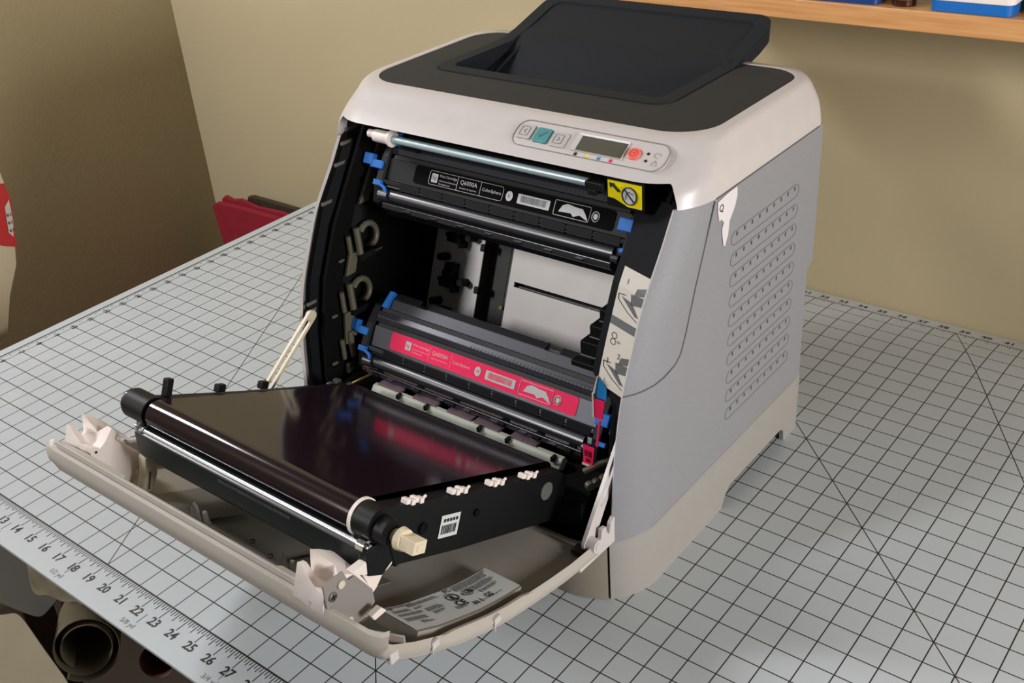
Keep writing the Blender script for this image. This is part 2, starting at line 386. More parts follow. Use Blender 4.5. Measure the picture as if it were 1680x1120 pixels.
g = G(); lp = [cpl(.8565+.0032*math.cos(a/16*math.tau), .0245+.0032*math.sin(a/16*math.tau), .0029) for a in range(17)]; g.tube(lp, .0003, 5); g.cyl(cpl(.8565, .0245, .0028), cpl(.8565, .0245, .003), .0009)
g.make('button_ring', mat('dark_coral', '#c9473e', .4), cpm)
for x, t in ((.868, .0275), (.869, .0205)): G().cyl(cpl(x, t, 0), cpl(x, t, .0012), .0013, n=12).make('indicator_light', mat('led_dark', '#3b2326', .3), cpm)
g = G(); lp = [cpl(.8765+.0026*math.cos(a/12*math.tau), .0275+.0026*math.sin(a/12*math.tau), .001) for a in range(11)]; g.tube(lp, .0002, 4)
lp = [cpl(.8745, .0175, .001), cpl(.880, .0175, .001), cpl(.8775, .0225, .001)]; g.tube(lp+[lp[0]], .0002, 4); g.make('indicator_symbols', mat('symbol_grey', '#a39c93', .6), cpm)

# side panels (mirrored)
def side_surf(sd, z, k, off=0):
    """k: 0 front edge .. 1 end of arc, >1 straight part by y fraction"""
    fy = smooth_interp(FY, z); r = .06; th = math.radians(45.8 + (90-45.8)*min(k, 1))
    x = .204 - r + (r-off)*math.sin(th); y = fy + r - (r-off)*math.cos(th)
    if k > 1:
        yr = .5605 if z > .190 else (.549 if z < .182 else .549 + .0115*(z-.182)/.008)
        y0 = fy + r; y = y0 + (yr - y0) * (k-1)
    return V(.716 + sd * x, y, z)
zs = [.0625 + (.327-.0625)*i/22 for i in range(23)] + [.1815, .1825, .1895, .1905]; zs = sorted(zs)
ks = [0, .1, .2, .3, .45, .6, .8, 1, 1.05, 1.2, 1.45, 1.7, 1.9, 2]
for sd in (-1, 1):
    outer = [[side_surf(sd, z, k) for k in ks] for z in zs]; innr = [[side_surf(sd, z, k, .003) if k <= 1 else side_surf(sd, z, k) - V(sd*.003, 0, 0) for k in ks] for z in zs]
    g = G(); g.grid(outer); g.grid(innr)
    g.grid([[r[0] for r in outer], [r[0] for r in innr]], mi=1); g.grid([[r[-1] for r in outer], [r[-1] for r in innr]])
    g.grid([outer[0], innr[0]]); g.grid([outer[-1], innr[-1]])
    sp = g.make('side_panel', [GREY, LIGHT], P, smooth=True, auto=30)
    if sd == 1:
        cut = G()
        zc = [.2795 - .01945*i for i in range(10)]
        for z in zc: cut.prism(rrect(.389, .516, z-.0060, z+.0060, .0059, 8), (.9178, 0, 0), Y, Z, X, .01)
        for z in zc:
            for j in range(9): cut.bb(.9165, .921, .3975+j*.0136, .4005+j*.0136, z+.0008, z+.0046)
        co_ = cut.make('cutter', GREY); bmod = sp.modifiers.new('vents', 'BOOLEAN'); bmod.operation = 'DIFFERENCE'; bmod.object = co_; bmod.solver = 'EXACT'
        bpy.context.view_layer.update(); dg = bpy.context.evaluated_depsgraph_get()
        me = bpy.data.meshes.new_from_object(sp.evaluated_get(dg)); sp.modifiers.clear()
        if len(me.polygons) > 500: sp.data = me
        bpy.data.objects.remove(co_)
        for z in zc:
            vs_ = G()
            # sloping floor of each recess: deeper at its upper side, with the row of holes along it
            lp = [V(.9202, a, b) for a, b in rrect(.389, .516, z-.0061, z+.0061, .0060, 8)]; vs_.tube(lp+[lp[0]], .00042, 5)
            so = vs_.make('vent_slot', mat('slot_edge_grey', '#7d7d80', .6), sp)
            h = G()
            for j in range(9): h.prism([(0, .0004), (.0056, .0012), (.0056, .0058), (.0016, .0056)], (.9178, .3965+j*.0136, z+.0002), Y, Z, X, .0004)
            h.make('vent_holes', INK, sp)
        g = G(); g.tube([(.9203, .359, .326), (.9203, .345, .295), (.9203, .33, .262), (.9203, .315, .225), (.9203, .308, .212), (.9203, .300, .2065)] + [side_surf(1, zz_, kk, -.0003) for kk, zz_ in ((.95, .2045), (.8, .2025), (.6, .2005), (.4, .1992), (.2, .1983), (.02, .1978))], .0006, 6)
        g.make('panel_seam', mat('seam_grey', '#5f5f60', .7), sp)
        g = G(); g.tube([(.9201, .362, .3268), (.9201, .46, .3268), (.9201, .552, .3268)], .0006, 6); g.make('shell_seam', mat('seam_grey', '#5f5f60', .7), sp)
        g = G(); g.add([V(.9206, a, b) for a, b in ((.363, .3235), (.378, .3255), (.395, .326), (.396, .318), (.392, .309), (.384, .300), (.382, .288), (.3775, .280), (.3745, .281), (.372, .292), (.3715, .298), (.374, .302), (.370, .306), (.366, .306), (.3635, .314))], [tuple(range(15))])
        st = g.make('torn_sticker', mat('torn_sticker_paper', '#e2dcdc', .4), sp); st['label'] = 'torn remains of a white sticker'
        G().text('Q', V(.9209, .3655, .3135), Y, Z, .009).make('sticker_letter', INK, sp)
# gap line below top shell
# base skirt
bo = outline(.01, .0018)
NB = len(bo)
def zfoot(x, y, sd):
    if y < .385: return 0
    if y < .392: return .012*(y-.385)/.007
    if y < .402: return .012+.008*(y-.392)/.01
    if y < .505: return .019
    if y < .516: return .019 - .006*((y-.505)/.011)**2
    if y < .5165: return .004
    return 0
# densify
dp = []
for i in range(NB):
    a, b = bo[i], bo[(i+1) % NB]; n = max(1, int(math.hypot(b[0]-a[0], b[1]-a[1]) / .0022))
    if i == NB-1 or math.hypot(b[0]-a[0], b[1]-a[1]) < .003: n = 1
    dp += [(a[0] + (b[0]-a[0])*j/n, a[1] + (b[1]-a[1])*j/n) for j in range(n)]
def skirt_part(name, sel, inset=.004, m_=LIGHT):
    pts = [p for p in dp if sel(p)]
    return pts
def sweep_wall(pts, zlo, zhi, th=.004):
    g = G(); out = []; n = len(pts)
    for i, p in enumerate(pts):
        a = pts[max(0, i-1)]; b = pts[min(n-1, i+1)]; t = V(b[0]-a[0], b[1]-a[1], 0).normalized(); nn = V(-t.y, t.x, 0)
        c = V(p[0], p[1], 0); out.append((c, c + nn*th, zlo(p), zhi(p)))
    rows = [[c + Z*lo for c, d, lo, hi in out], [c + Z*(hi-.0012) for c, d, lo, hi in out], [c*.7 + d*.3 + Z*hi for c, d, lo, hi in out], [d + Z*hi for c, d, lo, hi in out], [d + Z*lo for c, d, lo, hi in out]]
    g.grid(rows + [rows[0]])
    for r in (0, -1): g.add([rows[k][r] for k in range(5)], [(0, 1, 2, 3, 4)])
    return g
# order of dp: rear-left corner -> left side -> front -> right side -> rear corner
iL = [i for i, p in enumerate(dp) if p[1] < .30 and p[0] >= .5295][0]; iR = [i for i, p in enumerate(dp) if p[1] < .30 and p[0] <= .9015][-1]
hz = lambda p: .0635
for seg in (dp[:iL+1], dp[iR:]):
    sweep_wall(seg, lambda p: zfoot(p[0], p[1], 1), hz, .0045).make('base_skirt', BASE, P, smooth=True, auto=40)
sweep_wall([(x, y) for x, y in dp[iL+1:iR]], lambda p: .001, lambda p: .061, .0035).make('paper_tray_front', mat('shaded_tray_plastic', '#8f8777', .45, noise=.02), P, smooth=True, auto=40)  # darker than the base: shade under the door is put into the colour
G().bb(.53, .902, .25, .55, .021, .055).make('base_pan', INNER, P)
G().bb(.875, .905, .519, .548, .0, .021).make('foot', BASE, P)
# rear cover, inner walls
G().bb(.54, .89, .556, .570, .02, .335).make('rear_cover', GREY, P)
for sd in (-1, 1):
    xx = .716 + sd*.170
    pf = [(interp(FY, z)+.035, z) for z in (.064, .10, .15, .2, .25, .3, .334)]
    G().prism(pf + [(.555, .334), (.555, .064)], (xx, 0, 0), Y, Z, X*sd, .004).make('inner_wall', INNER, P)
    # curved inner return strip between the inner wall and the side panel edge
g = G(); g.bb(.545, .887, .345, .555, .3335, .336); g.make('inner_ceiling', INNER, P)
G().bb(.548, .884, .225, .555, .062, .066).make('inner_floor', INNER, P)
#P3
# ------------------------------------------------------------------ interior back
BU = V(0, .4, 1).normalized(); BN = V(0, -1, .4).normalized(); BO = V(0, .42, .193)      # leaning back plane
def bk(x, z, h=0): return V(x, .42 + .4*(z-.193), z) + BN*h
def bslab(g, x0, x1, z0, z1, h0, h1, mi=0):
    vs = [bk(x, z, h) for x in (x0, x1) for z in (z0, z1) for h in (h0, h1)]
    return g.add(vs, [(0, 1, 3, 2), (4, 6, 7, 5), (0, 4, 5, 1), (2, 3, 7, 6), (0, 2, 6, 4), (1, 5, 7, 3)], mi)
BP = bslab(G(), .55, .885, .066, .33, -.022, -.018).make('back_frame', INNER, P)
bslab(G(), .556, .622, .085, .235, -.004, 0).make('left_scanner_plate', METAL, P)
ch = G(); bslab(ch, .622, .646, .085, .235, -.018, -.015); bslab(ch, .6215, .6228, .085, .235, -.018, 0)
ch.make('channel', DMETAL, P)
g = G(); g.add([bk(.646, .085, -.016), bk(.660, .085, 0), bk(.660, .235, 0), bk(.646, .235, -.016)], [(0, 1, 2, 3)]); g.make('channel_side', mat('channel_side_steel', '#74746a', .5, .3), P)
# right plate with two slots, built as strips around them
g = G()
for z0, z1 in ((.085, .1035), (.1135, .1615), (.1665, .235)): bslab(g, .660, .882, z0, z1, -.004, 0)
bslab(g, .660, .667, .1615, .1665, -.004, 0); bslab(g, .774, .882, .1615, .1665, -.004, 0); bslab(g, .660, .663, .1035, .1135, -.004, 0); bslab(g, .785, .882, .1035, .1135, -.004, 0)
g.make('right_scanner_plate', METAL, P)
g = G()
for z0, z1, x0, x1 in ((.1605, .1675, .666, .775), (.1025, .1145, .662, .786)): bslab(g, x0, x1, z0, z1, -.012, -.010)
g.make('scanner_window', mat('scanner_glass', '#08080a', .1), P)
g = G(); g.tube([bk(.672, .1625, -.003), bk(.774, .1625, -.003)], .0009, 6); g.make('window_rail', mat('rail_grey', '#8c8a87', .3, .6), P)
bslab(G(), .655, .80, .066, .1015, .001, .006).make('lower_bracket', GREEN, P, bevel=.001)
bslab(G(), .70, .745, .088, .0905, .006, .0064).make('bracket_slot', INK, P)
G().cyl(bk(.655, .138, -.005), bk(.655, .138, .001), .0028, n=14).make('screw', mat('brass', '#a38a4e', .3, .9), P, bevel=.0005)
for z in (.19, .148, .104): bslab(G(), .6195, .6255, z-.0035, z+.0035, -.002, .004).make('clip', BLACK, P, bevel=.0006)
for zc_, x in ((.203, .590), (.158, .588), (.113, .586)):
    g = G()
    bslab(g, x-.006, x+.006, zc_-.011, zc_+.010, 0, .012); bslab(g, x-.009, x+.010, zc_-.014, zc_-.009, 0, .014); bslab(g, x-.010, x-.004, zc_-.004, zc_+.002, 0, .010)
    bslab(g, x-.002, x+.008, zc_-.003, zc_+.003, .008, .016); bslab(g, x+.006, x+.010, zc_-.018, zc_-.010, 0, .012)
    br = g.make('drive_bracket', BLACK, P, bevel=.0008)
    for kx, kz, kh, kr in ((.018, -.006, .013, .0045), (-.0125, .014, .014, .0045), (-.012, -.008, .010, .003)):
        G().cyl(bk(x+kx, zc_+kz, 0), bk(x+kx, zc_+kz, kh), kr, kr*.85, 16).make('coupling_knob', BLACK, br, smooth=True)
# left interior wall: rail, hooks, clips
RLX = .5485
def lw(y, z, h=0): return V(RLX + h, y, z)
def yf(z): return interp(FY, z) + .018
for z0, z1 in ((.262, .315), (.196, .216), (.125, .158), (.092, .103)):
    g = G(); g.prism([(yf(z0)+.040, z0), (yf(z0)+.053, z0), (yf(z1)+.053, z1), (yf(z1)+.040, z1)], (RLX, 0, 0), Y, Z, X, .004); g.make('guide_rail', DCREAM, P, bevel=.0008)
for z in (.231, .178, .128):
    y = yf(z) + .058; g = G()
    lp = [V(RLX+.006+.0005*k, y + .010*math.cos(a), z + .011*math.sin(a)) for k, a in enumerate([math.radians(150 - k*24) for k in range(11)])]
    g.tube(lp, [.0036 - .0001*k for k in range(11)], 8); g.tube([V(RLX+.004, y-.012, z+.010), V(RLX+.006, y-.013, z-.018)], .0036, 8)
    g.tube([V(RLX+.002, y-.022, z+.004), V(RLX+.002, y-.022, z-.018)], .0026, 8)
    g.make('guide_hook', DCREAM, P, smooth=True)
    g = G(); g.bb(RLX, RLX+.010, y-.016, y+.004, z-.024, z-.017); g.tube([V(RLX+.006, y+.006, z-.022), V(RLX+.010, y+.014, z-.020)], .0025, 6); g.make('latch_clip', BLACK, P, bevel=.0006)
    G().bb(RLX, RLX+.003, y-.038, y-.032, z-.018, z-.016).make('rib_end', DCREAM, P)
for z0, sl in ((.318, .004), (.300, .006), (.268, 0), (.176, .004), (.168, .004), (.33, .003)):
    fy_ = interp(FY, z0) + .023
    G().bb(.5325, .5345, fy_, fy_+.022, z0, z0+.003).make('panel_rib', mat('dull_grey_rib', '#6a685c', .5), P)
# dark lining between the side panel edges and the inner walls (follows the front curve)
for sd in (-1, 1):
    zz = [.064 + (.326-.064)*i/30 for i in range(31)]
    a = .716 + sd*.1845;     dep = .014 if sd == 1 else .040
    r1 = [V(a, interp(FY, z)+.028, z) for z in zz]; r2 = [V(.716 + sd*(interp([(.175, .166), (.192, .143)], z) if sd == 1 else .166), interp(FY, z)+.028+dep, z) for z in zz]; r3 = [p + V(0, .006, 0) for p in r2]; r4 = [p + V(0, .006, 0) for p in r1]
    g = G(); g.grid([r1, r2, r3, r4, r1]); li = g.make('front_lining', mat('lining_black', '#0c0f12', .7, spec=.15, noise=.1), P)
def lr(z, t, h=.0006):      # on the right lining: t 0 outer .. 1 inner
    a = V(.716+.1845, interp(FY, z)+.028, z); b = V(.716+.143, interp(FY, z)+.042, z)
    return a.lerp(b, t) + V(-.3, -.95, .0)*h
RL = li
for z1, z0, a0, a1 in ((.2775, .2425, 0, .80), (.2365, .1900, 0, .80)):
    g = G(); zz = [z0 + (z1-z0)*i/8 for i in range(9)]
    g.grid([[lr(z, a0) for z in zz], [lr(z, a1) for z in zz]]); s = g.make('instruction_sticker', PAPER, RL); s['label'] = 'cream sticker with line drawings of a hand and cartridge'
g = G(); zz = [.2365 + .006*i/4 for i in range(5)]; g.grid([[lr(z, 0, .0007) for z in zz], [lr(z, .8, .0007) for z in zz]]); g.make('sticker_band', mat('band_grey', '#5c5e60', .5), RL)
def lpoly(g, pts, h=.0010, mi=0): g.add([lr(z, t, h) for t, z in pts], [tuple(range(len(pts)))], mi)
g = G()
for t, z, ch_ in ((.62, .268, '1'), (.40, .2155, '2'), (.68, .2085, '3')):
    o_ = lr(z, t, .0011); g.text(ch_, o_, (lr(z, 0)-lr(z, 1)).normalized(), (lr(z+.005, t)-lr(z, t)).normalized(), .006)
for cz in (.230, .2255):
    lp = [lr(cz+.0022*math.sin(k/10*math.tau), .60+.07*math.cos(k/10*math.tau), .0011) for k in range(11)]; g.tube(lp, .00025, 4)
o_ = lr(.226, .5, .0011); g.text('or', o_, (lr(.226, 0)-lr(.226, 1)).normalized(), Z, .005)
g.make('sticker_lettering', INK, RL)
for dz, w_ in ((0, 1), (-.0505, .9)):
    g = G()
    lpoly(g, [(.30, .268+dz), (.02, .2715+dz), (.02, .266+dz), (.34, .2625+dz)]); lpoly(g, [(.42, .263+dz), (.02, .2645+dz), (.02, .2585+dz), (.36, .2555+dz)])
    lpoly(g, [(.66, .2585+dz), (.36, .2575+dz), (.10, .2495+dz), (.20, .2495+dz)])
    g.make('sticker_drawing', GINK, RL)
for dz in (0, -.0505):
    g = G()
    g.tube([lr(.2595+dz, .74, .0011), lr(.2555+dz, .72, .0011), lr(.250+dz, .42, .0011), lr(.2465+dz, .12, .0011)], .0003, 4)
    g.tube([lr(.2595+dz, .74, .0011), lr(.2605+dz, .55, .0011)], .0003, 4)
    g.make('hand_outline', INK, RL)
# stepped black ribs on the right inside
for k, (x, z, wd_, hh) in enumerate(((.832, .222, .010, .012), (.824, .206, .018, .012), (.816, .190, .026, .014), (.808, .170, .034, .018), (.800, .150, .042, .018))):
    g = G(); y = .335 - .0*k; g.bb(x, .872, .322 - .004*k, .350, z - hh, z)
    rb = g.make('stepped_rib', BLACK, P, bevel=.0008)
    G().bb(x, .872, .3215 - .004*k, .3225-.004*k, z-hh, z-hh+.0009).make('rib_edge', mat('rib_edge_grey', '#7c7c7c', .4), rb)
# colour key sticker (cyan / magenta) by the right lever
def kp(y, z, h=0): return V(.884 - h, y, z)
g = G(); g.prism([(-.0005, .1905), (.0065, .1805), (.0060, .1690), (-.0045, .1690), (-.0045, .1740)], (.872, .262, .0085), X, Z, Y, .0008); g.make('colour_key', CYAN, P)
g = G(); g.prism([(-.0050, .1690), (.0060, .1690), (.0025, .1500), (-.0065, .1500)], (.872, .260, .0085), X, Z, Y, .0008); g.make('colour_key', MAG, P)
g = G(); g.prism([(.0005, .1500), (.0025, .1500), (-.0015, .122), (-.0035, .122)], (.872, .258, .0085), X, Z, Y, .0008); g.prism([(-.013, .1235), (-.0015, .1235), (-.004, .104), (-.0135, .104)], (.872, .253, .0085), X, Z, Y, .0008); g.make('colour_key', MAG, P)
g = G(); g.prism([(-.0065, .1735), (-.0045, .1735), (-.0008, .1915), (-.0016, .1915)], (.872, .2605, .0085), X, Z, Y, .0008); g.prism([(-.0066, .1500), (-.0050, .1500), (-.0050, .1740), (-.0066, .1740)], (.872, .2595, .0085), X, Z, Y, .0008); g.prism([(-.0145, .1025), (-.004, .1025), (-.0036, .1045), (-.0145, .1045)], (.872, .2525, .0085), X, Z, Y, .0008); g.make('sticker_border', PAPER, P)
g = G(); g.text('M', V(.8615, .2524, .1155), X, Z, .006, bold=True); g.bb(.861, .867, .2518, .2524, .122, .128); g.make('key_letter', mat('dark_magenta_ink', '#7c1030', .5), P)
# polished shaft, white collar, black mount under the lip
g = G(); g.tube([(.600, .329, .3335), (.826, .329, .3335)], .0037, 14); g.make('steel_shaft', SHAFT, P, smooth=True)
g = G(); g.cyl((.578, .329, .334), (.598, .329, .334), .0060, .0062, 18); g.cyl((.598, .329, .334), (.600, .329, .334), .0080, n=18); g.cyl((.570, .329, .335), (.580, .329, .335), .004, n=14); g.make('shaft_collar', WHITE, P, smooth=True, auto=30)
g = G(); g.bb(.822, .839, .321, .334, .331, .338); g.bb(.824, .832, .322, .335, .326, .331); g.make('shaft_mount', BLACK, P, bevel=.0008)
g = G(); g.bb(.60, .835, .342, .365, .3265, .3335)
for i in range(46): g.bb(.602+i*.005, .6045+i*.005, .3395, .3425, .3265, .3305)
g.make('ribbed_guide', INNER, P)
# yellow warning sticker
ys = G().prism([(.842, .3415), (.8735, .3415), (.8735, .3215), (.861, .3215), (.8485, .3265), (.842, .3270)], (0, .3250, 0), X, Z, Y, .0008).make('warning_sticker', YEL, P)
g = G(); g.prism([(p[0], p[1]) for p in rrect(.8405, .875, .319, .343, .001, 2)], (0, .3259, 0), X, Z, Y, .002); g.make('sticker_plate', BLACK, P)
yc, zc2 = .3244, .3315
g = G(); g.add([V(.8628+.0068*math.cos(k/20*math.tau), yc, zc2+.0073*math.sin(k/20*math.tau)) for k in range(20)], [tuple(range(20))]); g.make('warning_circle', PAPERW, ys)
g = G(); lp = [V(.8628+.0068*math.cos(k/20*math.tau), yc-.0003, zc2+.0073*math.sin(k/20*math.tau)) for k in range(21)]; g.tube(lp, .0006, 5); g.tube([V(.8580, yc-.0003, zc2+.0055), V(.8676, yc-.0003, zc2-.0055)], .0006, 5)
g.tube([V(.8530, yc, .3335), V(.8470, yc, .3390)], .0011, 5); g.add([V(.8440, yc-.0004, .3400), V(.8490, yc-.0004, .3398), V(.8450, yc-.0004, .3352)], [(0, 1, 2)])
g.tube([V(.8595, yc-.0003, .3280), V(.8600, yc-.0003, .3330), V(.8628, yc-.0003, .3350), V(.8665, yc-.0003, .3330)], .00025, 4)
g.make('warning_symbol', INK, ys)

# ------------------------------------------------------------------ toner cartridges
E1 = V(0, .5, .866); E2 = V(0, -.866, .5)      # up along the face, outwards
STRIP = mat('painted_light_strip', '#3b3c45', .35, .3, spec=.6)  # light painted into the tone: these strips lie in the shell lip's shade
def cart(name, label, c, lab, inkm, textq, glossy, colr):
    c = Vector(c); T = thing(name, label, 'toner cartridge', c + V(0, .02, -.03))
    def q(x, a, b): return V(x, c.y, c.z) + E1*a + E2*b
    prof = [(-.043, -.045), (-.044, -.012), (-.040, -.004), (-.034, .002), (-.027, .0045), (-.021, .0045), (-.0175, .002), (-.0165, .006), (-.0125, .0065), (-.0115, .003), (-.0100, .003), (.0095, .003), (.0105, -.003), (.0125, -.003),
            (.0135, .003), (.019, .0045), (.0245, .002), (.026, -.004), (.0275, -.004), (.0285, -.001), (.0385, -.004), (.040, -.010), (.036, -.045)]
    x0, x1 = .578, .853
    g = G(); g.prism(prof, (x0, c.y, c.z), E1, E2, X, x1-x0); h = g.make('hull', glossy, T, bevel=.0005)
    # roller cover strip
    g = G(); g.cyl(q(.590, -.026, .002), q(.846, -.026, .002), .0065, n=20); g.make('drum_cover', CARTM, T, smooth=True)
    for ga, gb, gh in ((.0095, .0132, .0036), (.0245, .0285, .0024), (-.0185, -.0170, .0060)):  # black inlays stand in for the shade inside the grooves
        G().prism([(ga, .000), (gb, .000), (gb, gh - .0006), (ga, gh)], (.582, c.y, c.z), E1, E2, X, .268).make('groove_shade', BLACK, T)
    g = G()
    g.prism([(-.040, .002), (-.0335, .004), (-.034, .010), (-.039, .008)], (.586, c.y, c.z), E1, E2, X, .262); g.make('lower_rail', CARTM, T, bevel=.0006)
    for i in range(9):
        x = .60 + i*.028
        g = G(); g.prism([(-.0195, .004), (-.0120, .0064), (-.0120, .0072), (-.0195, .0058)], (x, c.y, c.z), E1, E2, X, .0255); g.make('ridge_segment', CART, T)
    for i in range(7):
        x = .615 + i*.033
        G().prism([(-.039, .008), (-.036, .0075), (-.0375, .0112)], (x, c.y, c.z), E1, E2, X, .008).make('clip', CARTM, T)
    # upper flange pieces
    for a, b in ((.586, .618), (.632, .776), (.792, .838)):
        G().prism([(.034, -.004), (.0385, -.004), (.0450, -.010), (.0450, -.013), (.034, -.010)], (a, c.y, c.z), E1, E2, X, b-a).make('top_flange', CARTM, T, bevel=.0005) if lab else G().prism([(.034, -.004), (.0385, -.004), (.0450, -.010), (.0450, -.013), (.034, -.010)], (a, c.y, c.z), E1, E2, X, b-a).make('top_flange', STRIP, T, bevel=.0005)
    if not lab:  # overlays on the hull strips, brightened by colour to look lit
        for nm, pf_ in (('upper_strip', [(.0140, .0032), (.0190, .0050), (.0240, .0026), (.0240, .0010), (.0140, .0010)]), ('upper_strip', [(.0290, -.0006), (.0335, -.0020), (.0335, -.0040), (.0290, -.0040)])):
            G().prism(pf_, (.586, c.y, c.z), E1, E2, X, .256).make(nm, STRIP, T)
    # fine diagonal texture ticks on the middle strip
    g = G()
    for i in range(34): 
        x = .700 + i*.0042; o_ = q(x, .0165, .0048); g.add([o_, o_+X*.0005, o_+X*.0025+E1*.005-E2*.0004, o_+X*.002+E1*.005-E2*.0004], [(0, 1, 2, 3)])
    g.make('embossed_marks', CART, T)
    # label
    la, lb = (.603, .829) if lab else (.612, .838)
    g = G(); g.prism([(a, b) for a, b in rrect(la, lb, -.0088, .0088, .003, 4)], V(0, c.y, c.z)+E2*.0032, X, E1, E2, .0003)
    lo = g.make('label_strip', MAG if lab else mat('black_label_film', '#060607', .7, spec=.05), T); lo['label'] = 'magenta label strip' if lab else 'black label strip'
    O_ = V(0, c.y, c.z) + E2*.0037
    g = G()
    lx = .620 if lab else .631
    # rounded frame with dividers
    fr_ = [V(a, O_.y, O_.z) + E1*b for a, b in rrect(lx, lx+.088, -.0062, .0066, .0025, 4)]; 
    if not lab: g.tube(fr_+[fr_[0]], .00025, 4)
    for x in (lx+.0345, lx+.062): g.tube([V(x, O_.y, O_.z)+E1*-.006, V(x, O_.y, O_.z)+E1*.0064], .00022, 4)
    g.text('Print Cartridge', O_+X*(lx+.0125)+E1*.0022, X, E1, .0034); g.text("Cartouche d'impression", O_+X*(lx+.0125)+E1*-.0018, X, E1, .0022); g.text('Druckpatrone', O_+X*(lx+.0125)+E1*-.0048, X, E1, .0024)
    g.text(textq, O_+X*(lx+.0375)+E1*.0002, X, E1, .0058, bold=False); g.text('Cartucho de impresion', O_+X*(lx+.0375)+E1*-.0038, X, E1, .0022)
    g.text('ColorSphere', O_+X*(lx+.064)+E1*-.0010, X, E1, .0042); pass
    g.make('label_lettering', PINK if lab else WINK, lo)
    def mark(nm, gg, mm=WINK): return gg.make(nm, mm, lo)
    mark('logo_mark', G().prism(rrect(lx+.003, lx+.0105, -.0040, .0044, .001, 3), O_, X, E1, E2, .0002))
    cx_ = lx+.0955; mark('round_mark', G().prism([(cx_+.0038*math.cos(k/16*math.tau), .0046*math.sin(k/16*math.tau)) for k in range(16)], O_, X, E1, E2, .0002))
    mark('barcode_field', G().prism(rrect(lx+.105, lx+.140, -.0045, .0042, .0006, 2), O_, X, E1, E2, .0002))
    cx_ = lx+.188
    mark('round_mark', G().tube([O_+X*(cx_+.0036*math.cos(k/16*math.tau))+E1*(.0042*math.sin(k/16*math.tau)) for k in range(17)], .0005, 4))
    mark('round_mark', G().prism([(cx_+.0022*math.cos(k/12*math.tau), .0026*math.sin(k/12*math.tau)) for k in range(12)], O_, X, E1, E2, .0002))
    mark('handling_pictogram', G().prism([(lx+.153, .0030), (lx+.158, .0052), (lx+.166, .0040), (lx+.174, .0036), (lx+.178, -.0005), (lx+.1815, -.0056), (lx+.172, -.0022), (lx+.166, -.0046), (lx+.163, -.0022), (lx+.150, -.0028)], O_, X, E1, E2, .0002))
    fr2 = [O_ + X*a + E1*b for a, b in rrect(lx+.145, lx+.182, -.0062, .0066, .0012, 3)]; g = G(); g.tube(fr2+[fr2[0]], .0003, 4); g.make('pictogram_frame', WINK, lo)
    g = G(); O2 = O_ + E2*.0003
    g.text('hp', O2+X*(lx+.0067)+E1*-.0015, X, E1, .0062, align='C', sx=.9); x = lx+.1085; random.seed(3)
    while x < lx+.1365:
        w_ = random.choice((.0003, .0005, .0008)); g.quad(O2, X, E1, x, x+w_, -.0028, .0030); x += w_ + random.choice((.0004, .0006))
    g.make('label_print', INK if not lab else MAG, lo); g = G()
    g.text('K' if not lab else 'M', O2+X*(lx+.0955)+E1*-.0016, X, E1, .0045, align='C')
    g.make('label_print', INK if not lab else MAG, lo)
    # end caps and blue levers
    g = G(); g.prism([(-.046, -.03), (-.036, .004), (-.020, .008), (.010, .006), (.030, .000), (.040, -.012), (.034, -.04)], (.568, c.y, c.z), E1, E2, X, .010); g.make('end_cap', CART, T, bevel=.0015)
    g = G(); g.prism([(-.046, -.03), (-.040, .004), (-.020, .008), (.008, .006), (.030, -.002), (.034, -.04)], (.853, c.y, c.z), E1, E2, X, .009); g.make('end_cap', CART, T, bevel=.0015)
    g = G(); g.prism([((.026 if lab else .020), -.004 if lab else .000), (.029 if lab else .022, .004 if lab else .007), (.046 if lab else .037, -.004 if lab else .003), (.043 if lab else .035, -.012 if lab else -.004)], (.5805, c.y, c.z), E1, E2, X, .0065); bl = g.make('release_tab', BLUE, T, bevel=.0008); bl['label'] = 'blue tab'
    g = G(); g.prism([(.004, -.004), (.004, .002), (.026, -.004), (.024, -.014)], (.861, c.y, c.z), E1, E2, X, .0065); bl = g.make('release_tab', BLUE, T, bevel=.0008); bl['label'] = 'blue tab'
    g = G(); g.box(q(.5545, .004, .006), (.012, .011, .008), (X, E1, E2)); g.box(q(.566, .0005, .006), (.016, .008, .006), (X, E1, E2)); g.box(q(.573, -.006, .004), (.006, .010, .005), (X, E1, E2)); g.make('lock_lever', BLUE, T, bevel=.001)
    g = G(); g.box(q(.5735, -.0165, .008), (.009, .005, .005), (X, E1, E2)); g.tube([q(.578, -.0175, .010), q(.5845, -.020, .010), q(.588, -.026, .009)], .0018, 6); g.make('thumb_latch', BLUE, T, smooth=True)
    LX = -.008 if not lab else -.001
    g = G(); g.box(q(.8625+LX, -.001, .010), (.014, .011, .008), (X, E1, E2)); g.box(q(.874+LX, -.003, .005), (.010, .018, .007), (X, E1, E2)); g.make('lock_lever', BLUE, T, bevel=.001)
    g = G(); g.box(q(.866+LX, -.022, .010), (.010, .004, .004), (X, E1, E2)); g.make('thumb_latch', BLUE, T, bevel=.0008)
    g = G(); g.cyl(q(.579, -.027, .006), q(.590, -.027, .006), .0062, .0055, 14); g.make('drum_hub', CARTM, T, smooth=True); g = G(); g.cyl(q(.846, -.030, .006), q(.853, -.030, .006), .004, n=10); g.make('drum_hub', CARTM, T, smooth=True)
    return T
cart('toner_cartridge', 'black toner cartridge with black label strip in the top bay of the printer', (.716, .343, .2965), False, WINK, 'Q6000A', CART, 0)
cart('toner_cartridge', 'magenta toner cartridge with bright pink label strip in the lowest bay of the printer', (.716, .291, .137), True, PINK, 'Q6003A', mat('toner_sheen_plastic', '#34353d', .36, .4, spec=.6), 1)
